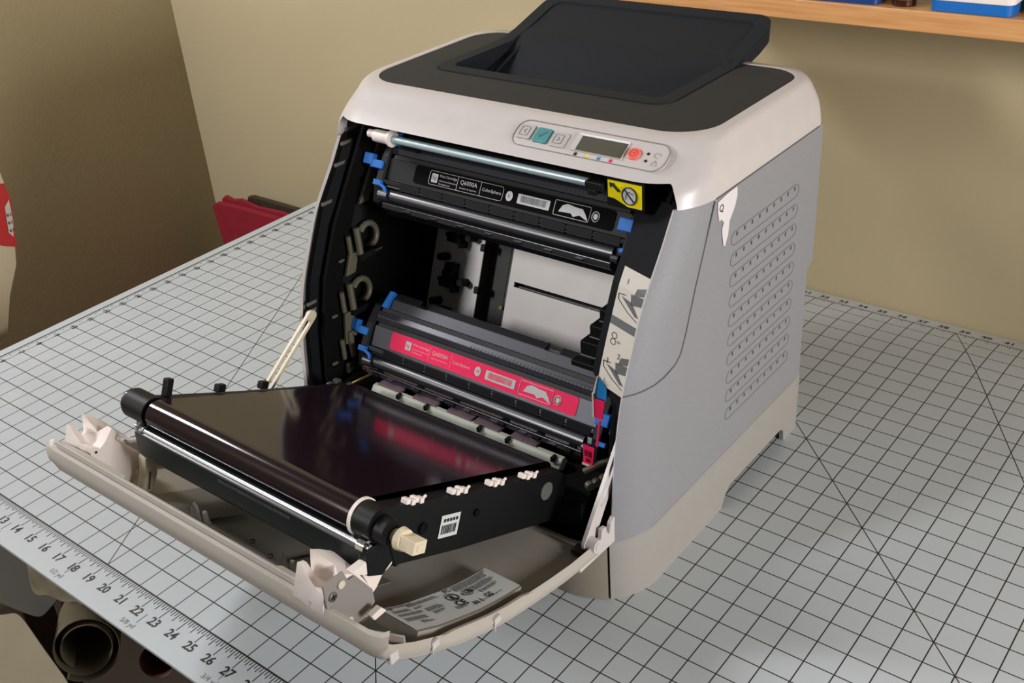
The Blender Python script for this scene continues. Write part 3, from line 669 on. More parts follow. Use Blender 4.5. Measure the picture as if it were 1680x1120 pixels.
#P4
# ------------------------------------------------------------------ front door (folded down)
DP = [(.205, .062), (.170, .066), (.141, .072), (.093, .0835), (.067, .0925), (.028, .110), (-.003, .1285), (-.022, .142), (-.031, .151)]
def dz(y): return interp(sorted((a, b) for a, b in DP), y)
DOORX0, DOORX1 = .5265, .9055
D = None
def drow(y, z, off_y=0, off_z=0, n=6):
    """one cross row, corners rounded upwards at both ends"""
    x0, x1 = DOORX0, DOORX1; r = .010
    return [V(x0, y, z + .013), V(x0 + .001, y, z+.006), V(x0+.004, y, z+.002), V(x0+.010, y, z), V(x0+.04, y, z), V(x1-.04, y, z), V(x1-.010, y, z), V(x1-.004, y, z+.002), V(x1-.001, y, z+.006), V(x1, y, z+.013)]
skin = [drow(y, z) for y, z in DP]
# tip: turned-up outer lip, pointed leaf-like ends
lip = [(-.0355, .157), (-.0370, .163), (-.0365, .169), (-.034, .1745)]
lipr = []
for k, (y, z) in enumerate(lip):
    t = (k+1)/4; r = drow(y, z); x0 = DOORX0 - .010*math.sin(t*math.pi*.7); x1 = DOORX1 + .004*math.sin(t*math.pi*.7)
    r = [V(x0, y+.006, z + .010*(1-t) + .001), V(x0+.003, y+.003, z+.005*(1-t)), V(x0+.008, y+.001, z+.002*(1-t))] + r[3:7] + [V(x1-.008, y+.001, z+.002*(1-t)), V(x1-.003, y+.003, z+.005*(1-t)), V(x1, y+.006, z+.010*(1-t)+.001)]
    lipr.append(r)
outer = skin + lipr
def inn(p, y, th=.0035):
    return p + V(0, .0015, th)
inner_rows = [[p + V((.003 if p.x < .6 else (-.003 if p.x > .83 else 0)), .0035 if i >= len(skin) else .0008, .0035 if i < len(skin) else 0) for p in r] for i, r in enumerate(outer)]
g = G(); g.grid(outer); g.grid(inner_rows, mi=1); g.grid([outer[0], inner_rows[0]]); g.grid([outer[-1], inner_rows[-1]])
g.grid([[r[0] for r in outer], [r[0] for r in inner_rows]]); g.grid([[r[-1] for r in outer], [r[-1] for r in inner_rows]])
DLIGHT = mat('door_outer_plastic', '#b3aca2', .42, noise=.02, nscale=60, bump=.05, bscale=900)
D = g.make('front_door', [DLIGHT, DOORIN], P, smooth=True, auto=50)
# inner floor panel of the door, side rims, tip shelf
def din(y): return dz(y) + .006
ysd = [.20 - i*(.222)/12 for i in range(13)]
rw = [[V(x, y, din(y)) for x in (.532, .62, .716, .81, .900)] for y in ysd]
G().grid(rw).make('door_inner_panel', DOORIN, D)
DU = V(0, -.2, .09).normalized()
for sd, x in ((-1, .5285), (1, .9035)):
    lo = [V(x, y, dz(y)+.004) for y in ysd]; hi = [V(x, y, dz(y)+.0145+.004*(1 if .02 < y < .12 else 0)) for y in ysd]
    g = G(); g.grid([lo, hi, [p + V(-sd*.0022, 0, 0) for p in hi], [p + V(-sd*.0022, 0, 0) for p in lo]]); g.make('side_rim', DLIGHT, D)
# tip shelf: broad strip just behind the lip with notched edge
sh = [(.531, -.031), (.533, -.026), (.565, -.024), (.620, -.024), (.623, -.028), (.74, -.028), (.80, -.028), (.803, -.025), (.850, -.025), (.854, -.031)]
G().prism(sh, (0, 0, .1585), X, V(0, 1, -.35), V(0, .2, .8), .012).make('tip_shelf', DLIGHT, D, bevel=.0008)
# ratchet bracket and pins for the right strap
g = G(); 
poly = [(.205, .068), (.215, .078), (.220, .092), (.205, .096), (.200, .088), (.194, .088), (.190, .096), (.183, .097), (.178, .090), (.170, .084), (.150, .082), (.140, .078), (.10, .0865), (.10, .098), (.165, .095), (.172, .070)]
g.prism([(.180, .0665), (.235, .064), (.236, .086), (.230, .0905), (.225, .086), (.2225, .077), (.2195, .082), (.2185, .088), (.2125, .089), (.2105, .080), (.201, .0705), (.180, .0730)], (.9045, 0, 0), Y, Z, -X, .004)
g.make('strap_bracket', LIGHT, D, bevel=.0006)
# regulatory label on a raised plate
NL = V(0, .44, .9).normalized()
def dn(x, y, h=0): return V(x, y, din(y)) + NL*h
ysl = [.006 + i*.0100 for i in range(12)]
g = G(); topl = [[dn(x, y, .0095 + .004*max(0, min(1, (y)/.06))*1) for x in (.8555, .8945)] for y in ysl]; botl = [[p - NL*.012 for p in r] for r in topl]
def w1(y): return .0
def xw(y): return (.862 - .028*(y+.006)/.13, .896)
topl = [[dn(x, y, .0095) for x in (.8545, .8925)] for y in ysl]; botl = [[p - NL*.010 for p in r] for r in topl]
g.grid(topl); g.grid([topl[0], botl[0]]); g.grid([topl[-1], botl[-1]]); g.grid([[r[0] for r in topl], [r[0] for r in botl]]); g.grid([[r[1] for r in topl], [r[1] for r in botl]])
lp_ = g.make('label_plate', DOORIN, D)
g = G(); g.grid([[dn(x, y, .0102) for x in (.8560, .8910)] for y in ysl]); rl = g.make('rating_label', PAPERW, D); rl['label'] = 'white regulatory label with fine print'
def lt(g, s, t, size, txt, **k):     # s along the label (from tip to hinge) 0..126mm, t across from inner to outer
    y = .007 + s; o_ = dn(.8905 - t, y, .0108); u = (dn(.894, y+.008, 0) - dn(.894, y, 0)).normalized()
    g.text(txt, o_, u, -X, size, **k)

g = G(); random.seed(11)
def fakelines(s0, s1, t0, n, h=.0007, gap=.0012):
    for i in range(n):
        s_ = s0
        e_ = s1 - random.random()*.006
        while s_ < e_:
            w_ = random.uniform(.001, .0035); w_ = min(w_, e_-s_)
            y0 = .007+s_; y1 = y0+w_; t = t0 - i*gap
            g.add([dn(.8905-t, y0, .0107), dn(.8905-t, y1, .0107), dn(.8905-t-h, y1, .0107), dn(.8905-t-h, y0, .0107)], [(0, 1, 2, 3)]); s_ += w_ + .0006
fakelines(.006, .030, .032, 2); fakelines(.020, .052, .0305, 3); fakelines(.003, .020, .026, 3); fakelines(.003, .026, .0205, 3); fakelines(.022, .034, .025, 2)
fakelines(.028, .046, .020, 4); fakelines(.030, .042, .014, 3); fakelines(.003, .028, .0145, 4); fakelines(.012, .024, .008, 3); fakelines(.048, .062, .0095, 3)
fakelines(.066, .106, .032, 6); fakelines(.074, .104, .0235, 5); fakelines(.080, .100, .016, 3); fakelines(.062, .100, .005, 1)
g.make('fine_print', GINK, D)
g = G(); g_ = g
lt(g, .002, .0295, .0055, 'hp', bold=True); lt(g, .058, .029, .0060, 'FC', bold=True); lt(g, .052, .0185, .0085, 'UL', bold=True); lt(g, .066, .0185, .006, 'c US', bold=True)
lt(g, .052, .0095, .0095, 'CE', bold=True); lt(g, .064, .0040, .0065, 'N 1', bold=True); lt(g, .078, .0055, .0070, 'GS', bold=True)
lp = [dn(.8905-.0215+.0042*math.cos(k/14*math.tau), .007+.0575+.0052*math.sin(k/14*math.tau), .0109) for k in range(15)]; g.tube(lp, .0004, 4)
lp = [dn(.8905-.0195+.0032*math.cos(k/14*math.tau), .007+.072+.0045*math.sin(k/14*math.tau), .0109) for k in range(15)]; g.tube(lp, .0003, 4)
g.make('approval_marks', INK, D)
# clips on the outer rim, posts inside the door
for y in (.012, .075):
    g = G(); z = dz(y)+.012; g.bb(.9035, .9066, y-.0035, y+.0035, z-.002, z+.004); g.bb(.9058, .9066, y-.0040, y-.0032, z-.008, z); g.make('snap_catch', LIGHT, D, bevel=.0006)
g = G(); z = dz(-.02); g.bb(.9005, .9055, -.028, -.020, z+.006, z+.015); g.make('snap_catch', LIGHT, D, bevel=.001)
def post(x, y, r):
    z = din(y); g = G()
    g.prism([(-.008, 0), (.008, 0), (.005, .012), (.004, .019), (.0015, .022), (0, .015), (-.002, .017), (-.003, .010)], (x, y, z), V(math.cos(r), math.sin(r), 0), Z, V(-math.sin(r), math.cos(r), 0), .0025)
    g.cyl((x+.009, y+.004, z), (x+.009, y+.004, z+.014), .0028, .0022, 12); g.cyl((x+.009, y+.004, z+.013), (x+.009, y+.004, z+.0142), .0014, n=8)
    g.bb(x-.003, x+.012, y-.001, y+.006, z, z+.005)
    g.make('guide_post', DOORIN, D, bevel=.0005)
post(.664, .000, .2); post(.766, .000, .2)
for a, b, c_, d_ in ((.752, .815, .004, .060), (.60, .66, .002, .05)):
    G().prism([(a, c_), (b, c_), (b, d_), (a, d_)], (0, 0, din(c_)+.0006 + .49*c_), X, V(0, 1, -.49), Z, .0008).make('inner_patch', mat('inner_patch_grey', '#6e6c66', .45), D)
for x, y in ((.706, .018), (.735, .012)):
    g = G(); z = din(y)+.001; g.tube([V(x, y, z+.001), V(x+.003, y+.001, z+.002), V(x+.005, y-.001, z+.001), V(x+.003, y-.003, z+.0015)], .0006, 5); g.make('wire_spring', mat('olive_dark', '#2e2d24', .4), D)
G().box(dn(.893, .195, .004), (.012, .010, .004)).make('recess_mark', mat('olive_dark', '#2e2d24', .4), D)
# right divider fins and pocket in the tip corner
g = G(); g.prism([(0, 0), (.034, 0), (.034, .008), (.006, .010)], (.872, -.026, dz(-.026)+.003), V(.9, .42, 0).normalized(), Z, V(-.42, .9, 0).normalized(), .0015); g.make('corner_fin', DLIGHT, D)
g = G(); g.bb(.858, .880, -.018, -.002, din(-.01)+.001, din(-.01)+.002); g.make('corner_pocket', mat('pocket_green_grey', '#4a4c42', .6), D)

# ---- white latches: two tall jaws over a saddle, a flat cheek plate on the right-hand side
def latch(stations, polys, arm=None):
    g = G(); rows = []
    for x, poly in zip(stations, polys): rows.append([V(x, y, z) for y, z in poly])
    g.grid(rows, closed=True); n = len(rows[0])
    g.add(rows[0], [tuple(range(n))]); g.add(rows[-1], [tuple(range(n-1, -1, -1))])
    return g.make('latch', WHITE, D, smooth=True, auto=55)
#          jaw1 tip, jaw1 back, notch, jaw2 front, jaw2 tip, shoulder, hook, back bottom, front bottom, jaw1 foot
PL_far = [(-.0165, .1905), (-.0125, .1880), (-.0085, .1740), (-.0050, .1765), (-.0020, .1925), (.0060, .1850), (.0125, .1770), (.030, .150), (.026, .120), (-.018, .140), (-.0265, .168)]
PL_mid = [(-.0175, .1775), (-.0140, .1745), (-.0105, .1700), (-.0060, .1715), (-.0010, .1790), (.0060, .1770), (.0125, .1730), (.028, .150), (.022, .120), (-.016, .140), (-.0255, .166)]
PL_near = [(-.0185, .1800), (-.0150, .1785), (-.0110, .1745), (-.0050, .1780), (.0035, .1865), (.0070, .1805), (.0090, .1765), (.0235, .1520), (.0075, .1270), (-.0110, .1405), (-.0222, .1610)]
latch([.534, .538, .549, .560, .566], [PL_far, PL_far, PL_mid, PL_near, PL_near])
G().cyl((.5655, -.0150, .1735), (.5664, -.0150, .1735), .0012, n=10).make('latch_hole', INK, D)
g = G(); g.prism([(.018, .166), (.0235, .160), (.020, .140), (.012, .126), (.004, .124), (.002, .131), (.008, .142), (.012, .158)], (.578, 0, 0), Y, Z, X, .011); g.make('latch_arm', CREAM, D, bevel=.0022)
G().prism([(.0125, .146), (.0140, .145), (.0085, .130), (.0070, .131)], (.5888, 0, 0), Y, Z, X, .0006).make('arm_slot', DCREAM, D)
g = G(); g.tube([V(.566, .006, .176), V(.575, .012, .172), V(.586, .026, .172)], [.003, .0025, .002], 8); g.prism([(.004, .176), (.026, .172), (.022, .150)], (.570, 0, 0), Y, Z, X, .003); g.make('latch_hook', WHITE, D, smooth=True, auto=30)
PR_far = [(-.0275, .1955), (-.0225, .1935), (-.0205, .1790), (-.0185, .1800), (-.0155, .1980), (-.0085, .1930), (.0011, .1845), (.0115, .1600), (.006, .140), (-.024, .145), (-.0362, .1734)]
PR_mid = [(-.0290, .1830), (-.0240, .1800), (-.0210, .1740), (-.0150, .1765), (-.0100, .1880), (-.0050, .1850), (.0030, .1780), (.0115, .1600), (.005, .140), (-.024, .145), (-.0360, .1700)]
PR_near = [(-.0320, .1850), (-.0290, .1850), (-.0250, .1800), (-.0200, .1840), (-.0150, .1890), (-.0100, .1860), (-.0010, .1790), (.0070, .1600), (.002, .140), (-.022, .145), (-.0360, .1700)]
latch([.8275, .831, .843, .851, .8555], [PR_far, PR_far, PR_mid, PR_near, PR_near])
CPX = .8565
g = G(); g.prism([(-.0335, .1946), (-.0157, .1940), (-.0128, .1838), (-.0062, .1830), (.0059, .1616), (.0061, .1500), (-.0034, .1440), (-.0222, .1440), (-.0320, .1600), (-.0335, .1740)], (CPX, 0, 0), Y, Z, X, .0018); g.make('latch_plate', mat('latch_plate_grey', '#8b8782', .5), D, bevel=.0005)
g = G(); g.cyl((CPX+.0015, -.0278, .1815), (CPX+.0032, -.0278, .1815), .0036, n=18); g.make('plate_screw', SCREWM, D, bevel=.0006)
g = G(); g.bb(CPX+.0031, CPX+.0034, -.0302, -.0254, .1810, .1820); g.bb(CPX+.0031, CPX+.0034, -.0283, -.0273, .1791, .1839); g.make('screw_slot', INK, D)
for yy, zz in ((-.0196, .1860), (-.0185, .1530)): G().cyl((CPX+.0015, yy, zz), (CPX+.0035, yy, zz), .0031, n=14).make('rivet', CREAM, D, bevel=.0006)
g = G(); g.prism([(-.0065, .1838), (.0094, .1830), (.0110, .1860), (.0294, .1700), (.0300, .1650), (.0235, .1630), (.0047, .1731), (-.0020, .1780)], (.848, 0, 0), Y, Z, X, .007); g.make('latch_hook', WHITE, D, bevel=.0012)
g = G(); g.prism([(.0040, .1735), (.0235, .1630), (.0141, .1542), (.0082, .1515), (.0075, .1600)], (.850, 0, 0), Y, Z, X, .003); g.make('latch_web', WHITE, D, bevel=.0006)
g = G(); g.prism([(0, 0), (.012, 0), (.008, .006), (-.002, .005)], (.866, -.008, .151), Y, Z, X, .006); g.make('white_stub', WHITE, D, bevel=.001)

# ---- support straps
def strap(a, b, x, r0, r1, wd, slot0, slot1, d_):
    a = Vector((x, a[0], a[1])); b = Vector((x, b[0], b[1])); u = (b-a); Ln = u.length; u.normalize(); v = V(0, -u.z, u.y)
    n = 10
    ol_ = [(-r0*math.sin(math.pi*k/n), r0*math.cos(math.pi*k/n)) for k in range(n+1)] + [(Ln + r1*math.sin(math.pi*k/n), -r1*math.cos(math.pi*k/n)) for k in range(n+1)]
    w2 = wd*.38; sl = [(slot0 - w2*math.sin(math.pi*k/n), w2*math.cos(math.pi*k/n)) for k in range(n+1)] + [(slot1 + w2*math.sin(math.pi*k/n), -w2*math.cos(math.pi*k/n)) for k in range(n+1)]
    def P3(p, h): return a + u*p[0] + v*p[1] + X*h
    A = [P3(p, 0) for p in ol_]; B = [P3(p, d_) for p in ol_]; C_ = [P3(p, 0) for p in sl]; Dd = [P3(p, d_) for p in sl]
    g = G(); g.grid([A, B, Dd, C_, A], closed=True)
    return g.make('support_strap', CREAM if x < .7 else LIGHT, P, bevel=.0006)
s1 = strap((.254, .148), (.203, .0785), .8945, .0062, .0075, .0066, .010, .052, .0035); s1['label'] = 'slotted light grey strap holding the door'
g = G(); g.cyl((.8980, .203, .0785), (.9065, .203, .0785), .0066, .0060, 24); g.cyl((.9065, .203, .0785), (.9072, .203, .0785), .0035, n=16); g.make('strap_pin', LIGHT, P, bevel=.0006)
g = G(); g.tube([V(.891, .252, .138), V(.895, .254, .132), V(.896, .256, .122)], .0035, 8); g.make('strap_hook', LIGHT, P, smooth=True)
s2 = strap((.247, .168), (.140, .0925), .5365, .0055, .006, .0070, .008, .110, .0035)
G().cyl((.534, .247, .168), (.5405, .247, .168), .0045, n=18).make('strap_pin', CREAM, P, bevel=.0006)

# ------------------------------------------------------------------ transfer belt unit on the door
TU = V(0, .904, -.427).normalized(); TN = V(0, .427, .904).normalized(); TO = V(0, .025, .2025)
def tp(x, u, w_): return V(x + .009, 0, 0) + TO + TU*u + TN*w_
T_ = None
def tprism(g, poly, x0, x1): return g.prism(poly, V(x0 + .009, 0, 0)+TO, TU, TN, X, x1-x0)
R_ = .012; LB = .222
loop = arc(0, 0, R_, 90, 270, 14) + arc(LB, 0, R_, -90, 90, 14)
T_ = tprism(G(), [(.006, -.011), (LB+.004, -.011), (LB+.010, -.036), (.012, -.036)], .600, .826).make('transfer_unit', BLACK, P, bevel=.001); T_['label'] = 'black transfer belt unit with glossy dark belt'
g = G(); g.grid([[tp(x, a, b) for a, b in loop] for x in (.5965, .600, .823, .8265)], closed=True); g.make('transfer_belt', BELT, T_, smooth=True, auto=60)
for x0, x1 in ((.5785, .594), (.829, .8425)):
    tprism(G(), [(-.004, .004), (.004, .0105), (.02, .0095), (.10, .008), (LB+.002, .008), (LB+.014, .002), (LB+.016, -.020), (LB+.004, -.036), (.10, -.038), (.012, -.036), (.002, -.030), (-.006, -.012)], x0, x1).make('side_frame', BLACK, T_, bevel=.001)
g = G(); g.cyl(tp(.565, 0, 0), tp(.592, 0, 0), .0125, n=24); g.make('roller_end', BLACK, T_, smooth=True, auto=30)
g = G(); g.cyl(tp(.5605, 0, 0), tp(.566, 0, 0), .011, n=12); g.make('roller_cap', mat('cap_sheen', '#4a4650', .3, .4), T_, bevel=.001)
g = G(); g.cyl(tp(.827, 0, 0), tp(.8295, 0, 0), .0138, n=32); g.make('white_ring', WHITE, T_, smooth=True, auto=30)
g = G(); g.cyl(tp(.8295, 0, 0), tp(.846, 0, 0), .0128, n=28); g.cyl(tp(.846, 0, -.002), tp(.856, 0, -.002), .0100, n=24); g.make('roller_end', BLACK, T_, smooth=True, auto=30)
g = G(); g.cyl(tp(.852, .004, -.004), tp(.864, .004, -.004), .0050, n=16); g.cyl(tp(.861, .004, -.004), tp(.866, .004, -.004), .0085, .0078, 20); g.box(tp(.872, .004, -.004), (.014, .0125, .0095), (X, TU, TN)); g.box(tp(.8792, .004, -.004), (.0006, .006, .005), (X, TU, TN))
g.make('drive_coupling', mat('coupling_cream', '#dfd2b4', .45), T_, bevel=.0012)
g = G()
for u in (.028, .078, .124, .168):
    g = G()
    for k in range(4): g.box(tp(.8405+.0012*(k % 2), u+.0045*k, .0115 - .0008*(k % 2)), (.006, .0042, .0042), (X, TU, TN))
    g.tube([tp(.8425, u+.015, .011), tp(.8425, u+.019, .0135)], .0012, 6)
    g.make('white_clip', WHITE, T_, bevel=.0008)
for u, hgt in ((.016, .015), (.070, .007), (.118, .007)):
    g = G(); g.box(tp(.583, u, .010+hgt/2), (.006, .009 if hgt < .015 else .007, hgt), (X, TU, TN)); 
    if hgt > .015: g.box(tp(.583, u-.002, .010+hgt), (.007, .011, .003), (X, TU, TN))
    g.make('frame_tab', BLACK, T_, bevel=.001)
g = G(); g.quad(tp(.8431, .070, -.024), TU, TN, 0, .022, 0, .018); bl = g.make('barcode_label', PAPERW, T_); bl['label'] = 'small white barcode label'
g = G(); random.seed(5); x = .002
while x < .019:
    w_ = random.choice((.0006, .0009, .0012)); g.quad(tp(.8434, .070, -.024), TU, TN, x, x+w_, .003, .010); x += w_ + random.choice((.0006, .0009))
for k in range(5): g.quad(tp(.8434, .070, -.024), TU, TN, .003+.0035*k, .0055+.0035*k, .0125, .0150)
g.make('barcode_bars', INK, T_)
for u, w_, r in ((.050, -.012, .0045), (.112, -.010, .003), (.205, -.006, .008)):
    g = G(); g.cyl(tp(.8425, u, w_), tp(.8445, u, w_), r, n=20); g.make('frame_boss', INNER if r < .006 else mat('boss_grey', '#5d5d58', .5), T_, bevel=.0006)
# front lower bar with polished roller
BX = .010; by, bz = .014, .1915
g = G(); g.prism([(-.007, .004), (.000, .006), (.010, .004), (.012, -.010), (.004, -.024), (-.004, -.024), (-.008, -.016)], V(.584+BX, by, bz-.004), Y, Z, X, .256); bar = g.make('front_bar', mat('front_bar_plastic', '#17201f', .35), T_, bevel=.001)
G().cyl((.592+BX, by-.002, bz), (.838+BX, by-.002, bz), .0027, n=18).make('polished_roller', mat('polished_steel', '#b9b9bd', .28, 1), T_, smooth=True)
g = G(); g.bb(.585+BX, .5885+BX, by-.006, by+.004, bz-.004, bz+.007); g.cyl((.588+BX, by-.002, bz), (.592+BX, by-.002, bz), .0042, n=14); g.make('roller_bracket', SCREWM, T_, bevel=.0006)
g = G(); g.cyl((.836+BX, by-.002, bz), (.843+BX, by-.002, bz), .0050, n=18); g.cyl((.843+BX, by-.002, bz), (.845+BX, by-.002, bz), .0026, n=12); g.make('roller_bracket', CHROME, T_, smooth=True, auto=30)
g = G(); g.bb(.640+BX, .690+BX, by+.006, by+.008, bz-.002, bz+.002); g.make('copper_rail', mat('copper_strip', '#7a4c33', .35, .7), T_)
g = G()
for i in range(40): g.bb(.700+i*.002, .7010+i*.002, by-.0075, by-.0060, bz-.006, bz-.0035)
g.make('bar_ribs', mat('rib_sheen', '#5a5a62', .3), T_)
g = G(); g.prism([(-.006, .004), (.014, .004), (.018, -.018), (.004, -.024), (-.008, -.016)], V(.832+BX, by, bz-.004), Y, Z, X, .014); g.make('bar_end', BLACK, T_, bevel=.001)
g = G(); g.prism([(.02, -.006), (.03, -.006), (.032, -.028), (.022, -.028)], V(.849, .008, .190), Y, Z, X, .008); g.make('hanging_tab', BLACK, T_, bevel=.001)
G().prism([(.020, .180), (.0235, .190), (.0225, .170), (.020, .168)], (.853, 0, 0), Y, Z, X, .002).make('white_blade', CREAM, T_)

# ---- paper path behind the belt: pale guide bar, dark rollers, contacts
g = G(); g.prism([(.250, .0965), (.256, .104), (.261, .104), (.264, .098), (.256, .092)], (.603, 0, 0), Y, Z, X, .231); gb = g.make('guide_bar', mat('pale_guide_plastic', '#a9ac9e', .45, noise=.04), P, bevel=.0008)
for x in (.640, .676, .742, .775, .826): G().bb(x-.0015, x+.0015, .251, .257, .1015, .1060).make('bar_notch', BLACK, gb)
for x in (.622, .668, .712, .745, .788): G().bb(x-.014, x+.016, .258, .268, .103, .106).make('guide_tab', mat('guide_tab_mauve', '#5a4850', .45), P, bevel=.0006)
g = G(); g.prism([(.228, .088), (.245, .092), (.30, .098), (.34, .10), (.34, .066), (.228, .066)], (.56, 0, 0), Y, Z, X, .312); g.make('paper_path', INNER, P)
g = G(); g.tube([(.575, .275, .106), (.86, .275, .106)], .006, 14); g.make('dark_roller', mat('dark_red_roller', '#3c1118', .25), P, smooth=True)
for x in (.60, .655, .70, .76, .80, .835):
    g = G(); g.bb(x-.004, x+.004, .262, .272, .108, .1115); g.make('roller_catch', CART, P, bevel=.0006)
g = G(); g.tube([(.862, .248, .108), (.872, .258, .114), (.878, .268, .114)], .0028, 6); g.make('contact_lever', DCREAM, P, smooth=True)
for k in range(3): G().cyl((.868+.003*k, .246+.006*k, .098+.001*k), (.872+.003*k, .244+.006*k, .098+.001*k), .004, n=10).make('contact_spring', DCREAM, P)
g = G(); g.tube([(.575, .246, .098), (.588, .262, .105), (.592, .268, .107)], .0012, 5); g.make('brass_wire', mat('brass', '#a38a4e', .3, .9), P)
for k, (x, y, z) in enumerate(((.566, .232, .102), (.572, .236, .106), (.579, .232, .110), (.586, .240, .104))):
    g = G(); g.bb(x-.003, x+.003, y-.002, y+.003, z-.003, z+.004); g.make('contact_block', mat('block_grey', '#44443e', .4), P, bevel=.0006)
#P5
# ------------------------------------------------------------------ shelf on the back wall
WOOD = bpy.data.materials.new('beech_wood'); WOOD.use_nodes = True; nt = WOOD.node_tree; b = nt.nodes['Principled BSDF']
tc = nt.nodes.new('ShaderNodeTexCoord'); mp = nt.nodes.new('ShaderNodeMapping'); mp.inputs['Scale'].default_value = (2, 18, 40); n = nt.nodes.new('ShaderNodeTexNoise'); n.inputs['Scale'].default_value = 6; n.inputs['Detail'].default_value = 6
r = nt.nodes.new('ShaderNodeValToRGB'); r.color_ramp.elements[0].color = lin('#c58a52'); r.color_ramp.elements[1].color = lin('#dba46c'); r.color_ramp.elements[0].position = .3; r.color_ramp.elements[1].position = .7
nt.links.new(tc.outputs['Object'], mp.inputs[0]); nt.links.new(mp.outputs[0], n.inputs['Vector']); nt.links.new(n.outputs['Fac'], r.inputs[0]); nt.links.new(r.outputs[0], b.inputs['Base Color']); b.inputs['Roughness'].default_value = .35
SZ = .3985
sh_ = tag(G().bb(.60, 1.75, .70, .868, .3785, SZ).make('wall_shelf', WOOD, bevel=.001), 'beech wooden shelf fixed to the back wall at upper right', 'shelf')
def tin(name, x0, x1, y0, y1, h, parts, label, cat, r=.008, group=None):
    t = thing(name, label, cat, ((x0+x1)/2, (y0+y1)/2, SZ), group); z = SZ + .0002
    for nm, dzz, m_, off in parts:
        G().prism(rrect(x0-off, x1+off, y0-off, y1+off, r, 5), (0, 0, z), X, Y, Z, dzz).make(nm, m_, t, bevel=.0006); z += dzz
    return t
ub = mat('ultramarine_plastic', '#2f1c86', .35); rb_ = mat('royal_blue_plastic', '#1467b8', .35); db = mat('deep_blue_plastic', '#143c7c', .4)
tin('storage_box', .955, 1.030, .703, .79, .05, [('tray', .0105, rb_, 0), ('rim', .0065, WHITE, .0012), ('lid', .045, ub, -.001)], 'small box with blue base, white rim and purple-blue lid on the shelf', 'box')
t = tin('storage_box', .83, .905, .704, .78, .05, [('body', .05, db, 0)], 'dark blue box on the shelf beside the metal tin', 'box')
t = thing('metal_tin', 'shiny dark metal tin between the two blue boxes on the shelf', 'tin', (.925, .73, SZ))
G().cyl((.926, .718, SZ+.0002), (.926, .718, SZ+.02), .0115, n=28).make('body', mat('tin_bronze', '#5b3a2c', .3, .8), t, bevel=.001)
g = G(); g.cyl((.926, .718, SZ+.0065), (.926, .718, SZ+.009), .0122, n=28); g.make('rim', CHROME, t, bevel=.0006)
t = tag(G().prism(rrect(1.042, 1.075, .72, .80, .003), (0, 0, SZ+.0002), X, Y, Z, .05).make('book_block', mat('dark_red_card', '#4c1020', .5), bevel=.001), 'dark red box at the right end of the shelf contents', 'box')
t = tag(G().cyl((.79, .745, SZ+.0002), (.79, .745, SZ+.004), .040, .042, 40).make('saucer', mat('mint_ceramic', '#bcc7b4', .3), smooth=True, auto=30), 'pale green dish on the shelf above the printer', 'dish')

# ------------------------------------------------------------------ things around the table
RED = mat('red_felt', '#8c0f24', .85, noise=.1, nscale=80)
t = thing('red_folder', 'dark red fabric folder standing upright in the corner behind the table', 'folder', (-.25, .77, -.75))
g = G(); g.prism([(-.415, -.123), (-.400, -.114), (-.345, -.110), (-.224, -.108), (-.03, -.13), (-.03, -.75), (-.33, -.75), (-.404, -.198)], (0, .800, 0), X, Z, Y, .012); g.make('front_cover', RED, t, bevel=.002)
g = G(); g.prism([(-.405, -.114), (-.392, -.104), (-.372, -.108), (-.345, -.102), (-.300, -.108), (-.224, -.104), (-.03, -.13), (-.03, -.75), (-.33, -.75)], (0, .818, 0), X, Z, Y, .008); g.make('back_cover', RED, t, bevel=.002)
t = tag(G().prism([(-.345, -.75), (-.347, -.112), (-.342, -.102), (-.330, -.099), (-.10, -.099), (.02, -.115), (.02, -.75)], (0, .835, 0), X, Z, Y, .010).make('brown_board', mat('dark_brown_board', '#3a2d1f', .6), bevel=.002), 'dark brown board leaning behind the red folder', 'board')
# hanging red and cream packet at the left edge
t = thing('card_packet', 'red and cream card packet hanging at the left edge of the photo', 'packet', (-.12, .24, .05))
PX = -.12
g = G(); g.prism([(.288, .195), (.290, .150), (.2835, .104), (.270, .050), (.247, .010), (.2245, -.047), (.12, -.010), (.12, .25), (.27, .24)], (PX, 0, 0), Y, Z, -X, .006); g.make('packet_body', mat('cream_card', '#cfc0a0', .6), t, bevel=.001)
g = G(); g.prism([(.2885, .165), (.2905, .140), (.284, .108), (.278, .074), (.262, .082), (.20, .12), (.12, .15), (.12, .205)], (PX+.0008, 0, 0), Y, Z, -X, .0006); g.make('red_band', mat('packet_red', '#c22320', .5), t)
g = G(); g.prism([(.2875, .142), (.2835, .110), (.2775, .090), (.2730, .098), (.2790, .134)], (PX+.0016, 0, 0), Y, Z, -X, .0004); g.make('packet_label', PAPER, t)
g = G()
for k in range(3): g.text('B.S', V(PX+.0022, .2748+.0014*k, .098+.011*k), Y, Z, .0055, bold=True)
g.make('packet_print', INK, t)
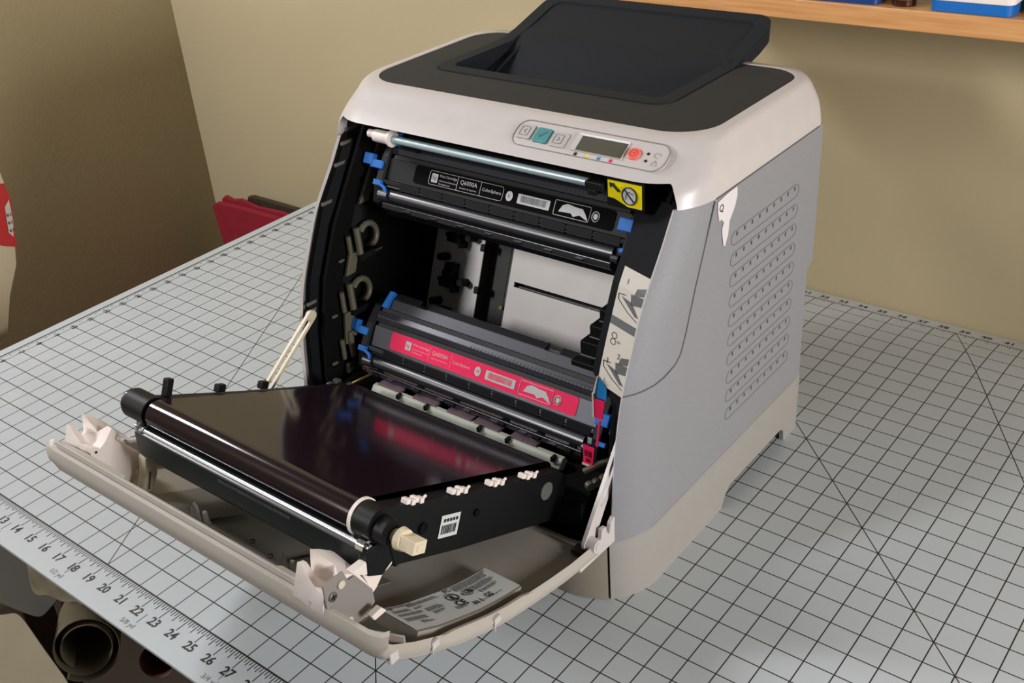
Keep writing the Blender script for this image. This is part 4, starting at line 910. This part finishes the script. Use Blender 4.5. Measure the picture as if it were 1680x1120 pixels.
# rolls and papers below the table front
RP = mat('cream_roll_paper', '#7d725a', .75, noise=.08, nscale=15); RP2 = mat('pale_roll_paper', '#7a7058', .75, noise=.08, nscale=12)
def roll(name, a, b, r, m_, label, core=.45, turns=3, bv=.9):
    a = Vector(a); b = Vector(b); d = (b-a).normalized(); u = d.orthogonal().normalized(); v = d.cross(u); g = G()
    n = 30*turns; R2 = []
    for p in (a, b):
        R2.append([p + (u*math.cos(k/30*math.tau) + v*math.sin(k/30*math.tau)) * (r*(core + (1-core)*k/n)) for k in range(n+1)])
    mid_ = [[R2[0][i].lerp(R2[1][i], t) + d*0 for i in range(n+1)] for t in (0, .1, .3, .6, 1)]
    g.grid(mid_); o = g.make(name, m_, smooth=True, auto=60, solid=r*.03)
    return tag(o, label, 'roll')
roll('paper_roll', (.428, -.026, -.120), (.22, .10, -.20), .036, RP, 'cream paper roll with open end below the front edge of the table', .62, 2)
roll('cardboard_tube', (.527, -.003, -.100), (.40, .14, -.17), .020, mat('brown_tube_card', '#5a3522', .6), 'brown cardboard tube under the table beside the cream roll', .78, 1)
def sheet(name, pts, m_, label, cat='sheet', th=.002):
    """crumpled sheet: pts rows of 3d"""
    g = G(); g.grid(pts); o = g.make(name, m_, smooth=True, auto=60, solid=th); s_ = o.modifiers.new('sub', 'SUBSURF'); s_.levels = 2; s_.render_levels = 2
    return tag(o, label, cat)
def shp(u, v): return None
def wob(rows, k=.004):
    out = []
    for i, r in enumerate(rows):
        out.append([Vector(p) + V(0, 0, k*math.sin(i*2.1 + j*1.7)) for j, p in enumerate(r)])
    return out
def quadsheet(a, b, c, d, n=5, k=.004):
    a, b, c, d = map(Vector, (a, b, c, d))
    return wob([[a.lerp(b, i/n).lerp(d.lerp(c, i/n), j/n) for i in range(n+1)] for j in range(n+1)], k)
sheet('kraft_sheet', quadsheet((.300, -.075, -.105), (.360, -.050, -.085), (.520, -.080, -.075), (.50, -.16, -.11), 4, .002), RP2, 'large pale paper sheet in the bottom left corner of the photo')
sheet('torn_paper', quadsheet((.285, .002, -.072), (.352, -.028, -.082), (.425, -.010, -.076), (.372, .022, -.070), 6, .005), RP, 'crumpled torn cream paper hanging over the paper roll')
sheet('grey_sheet', quadsheet((.175, -.045, -.15), (.175, .030, -.09), (.345, .010, -.11), (.345, -.028, -.125), 4, .001), mat('grey_brown_sheet', '#4e4a42', .7), 'dark grey sheet below the table front at the left edge')
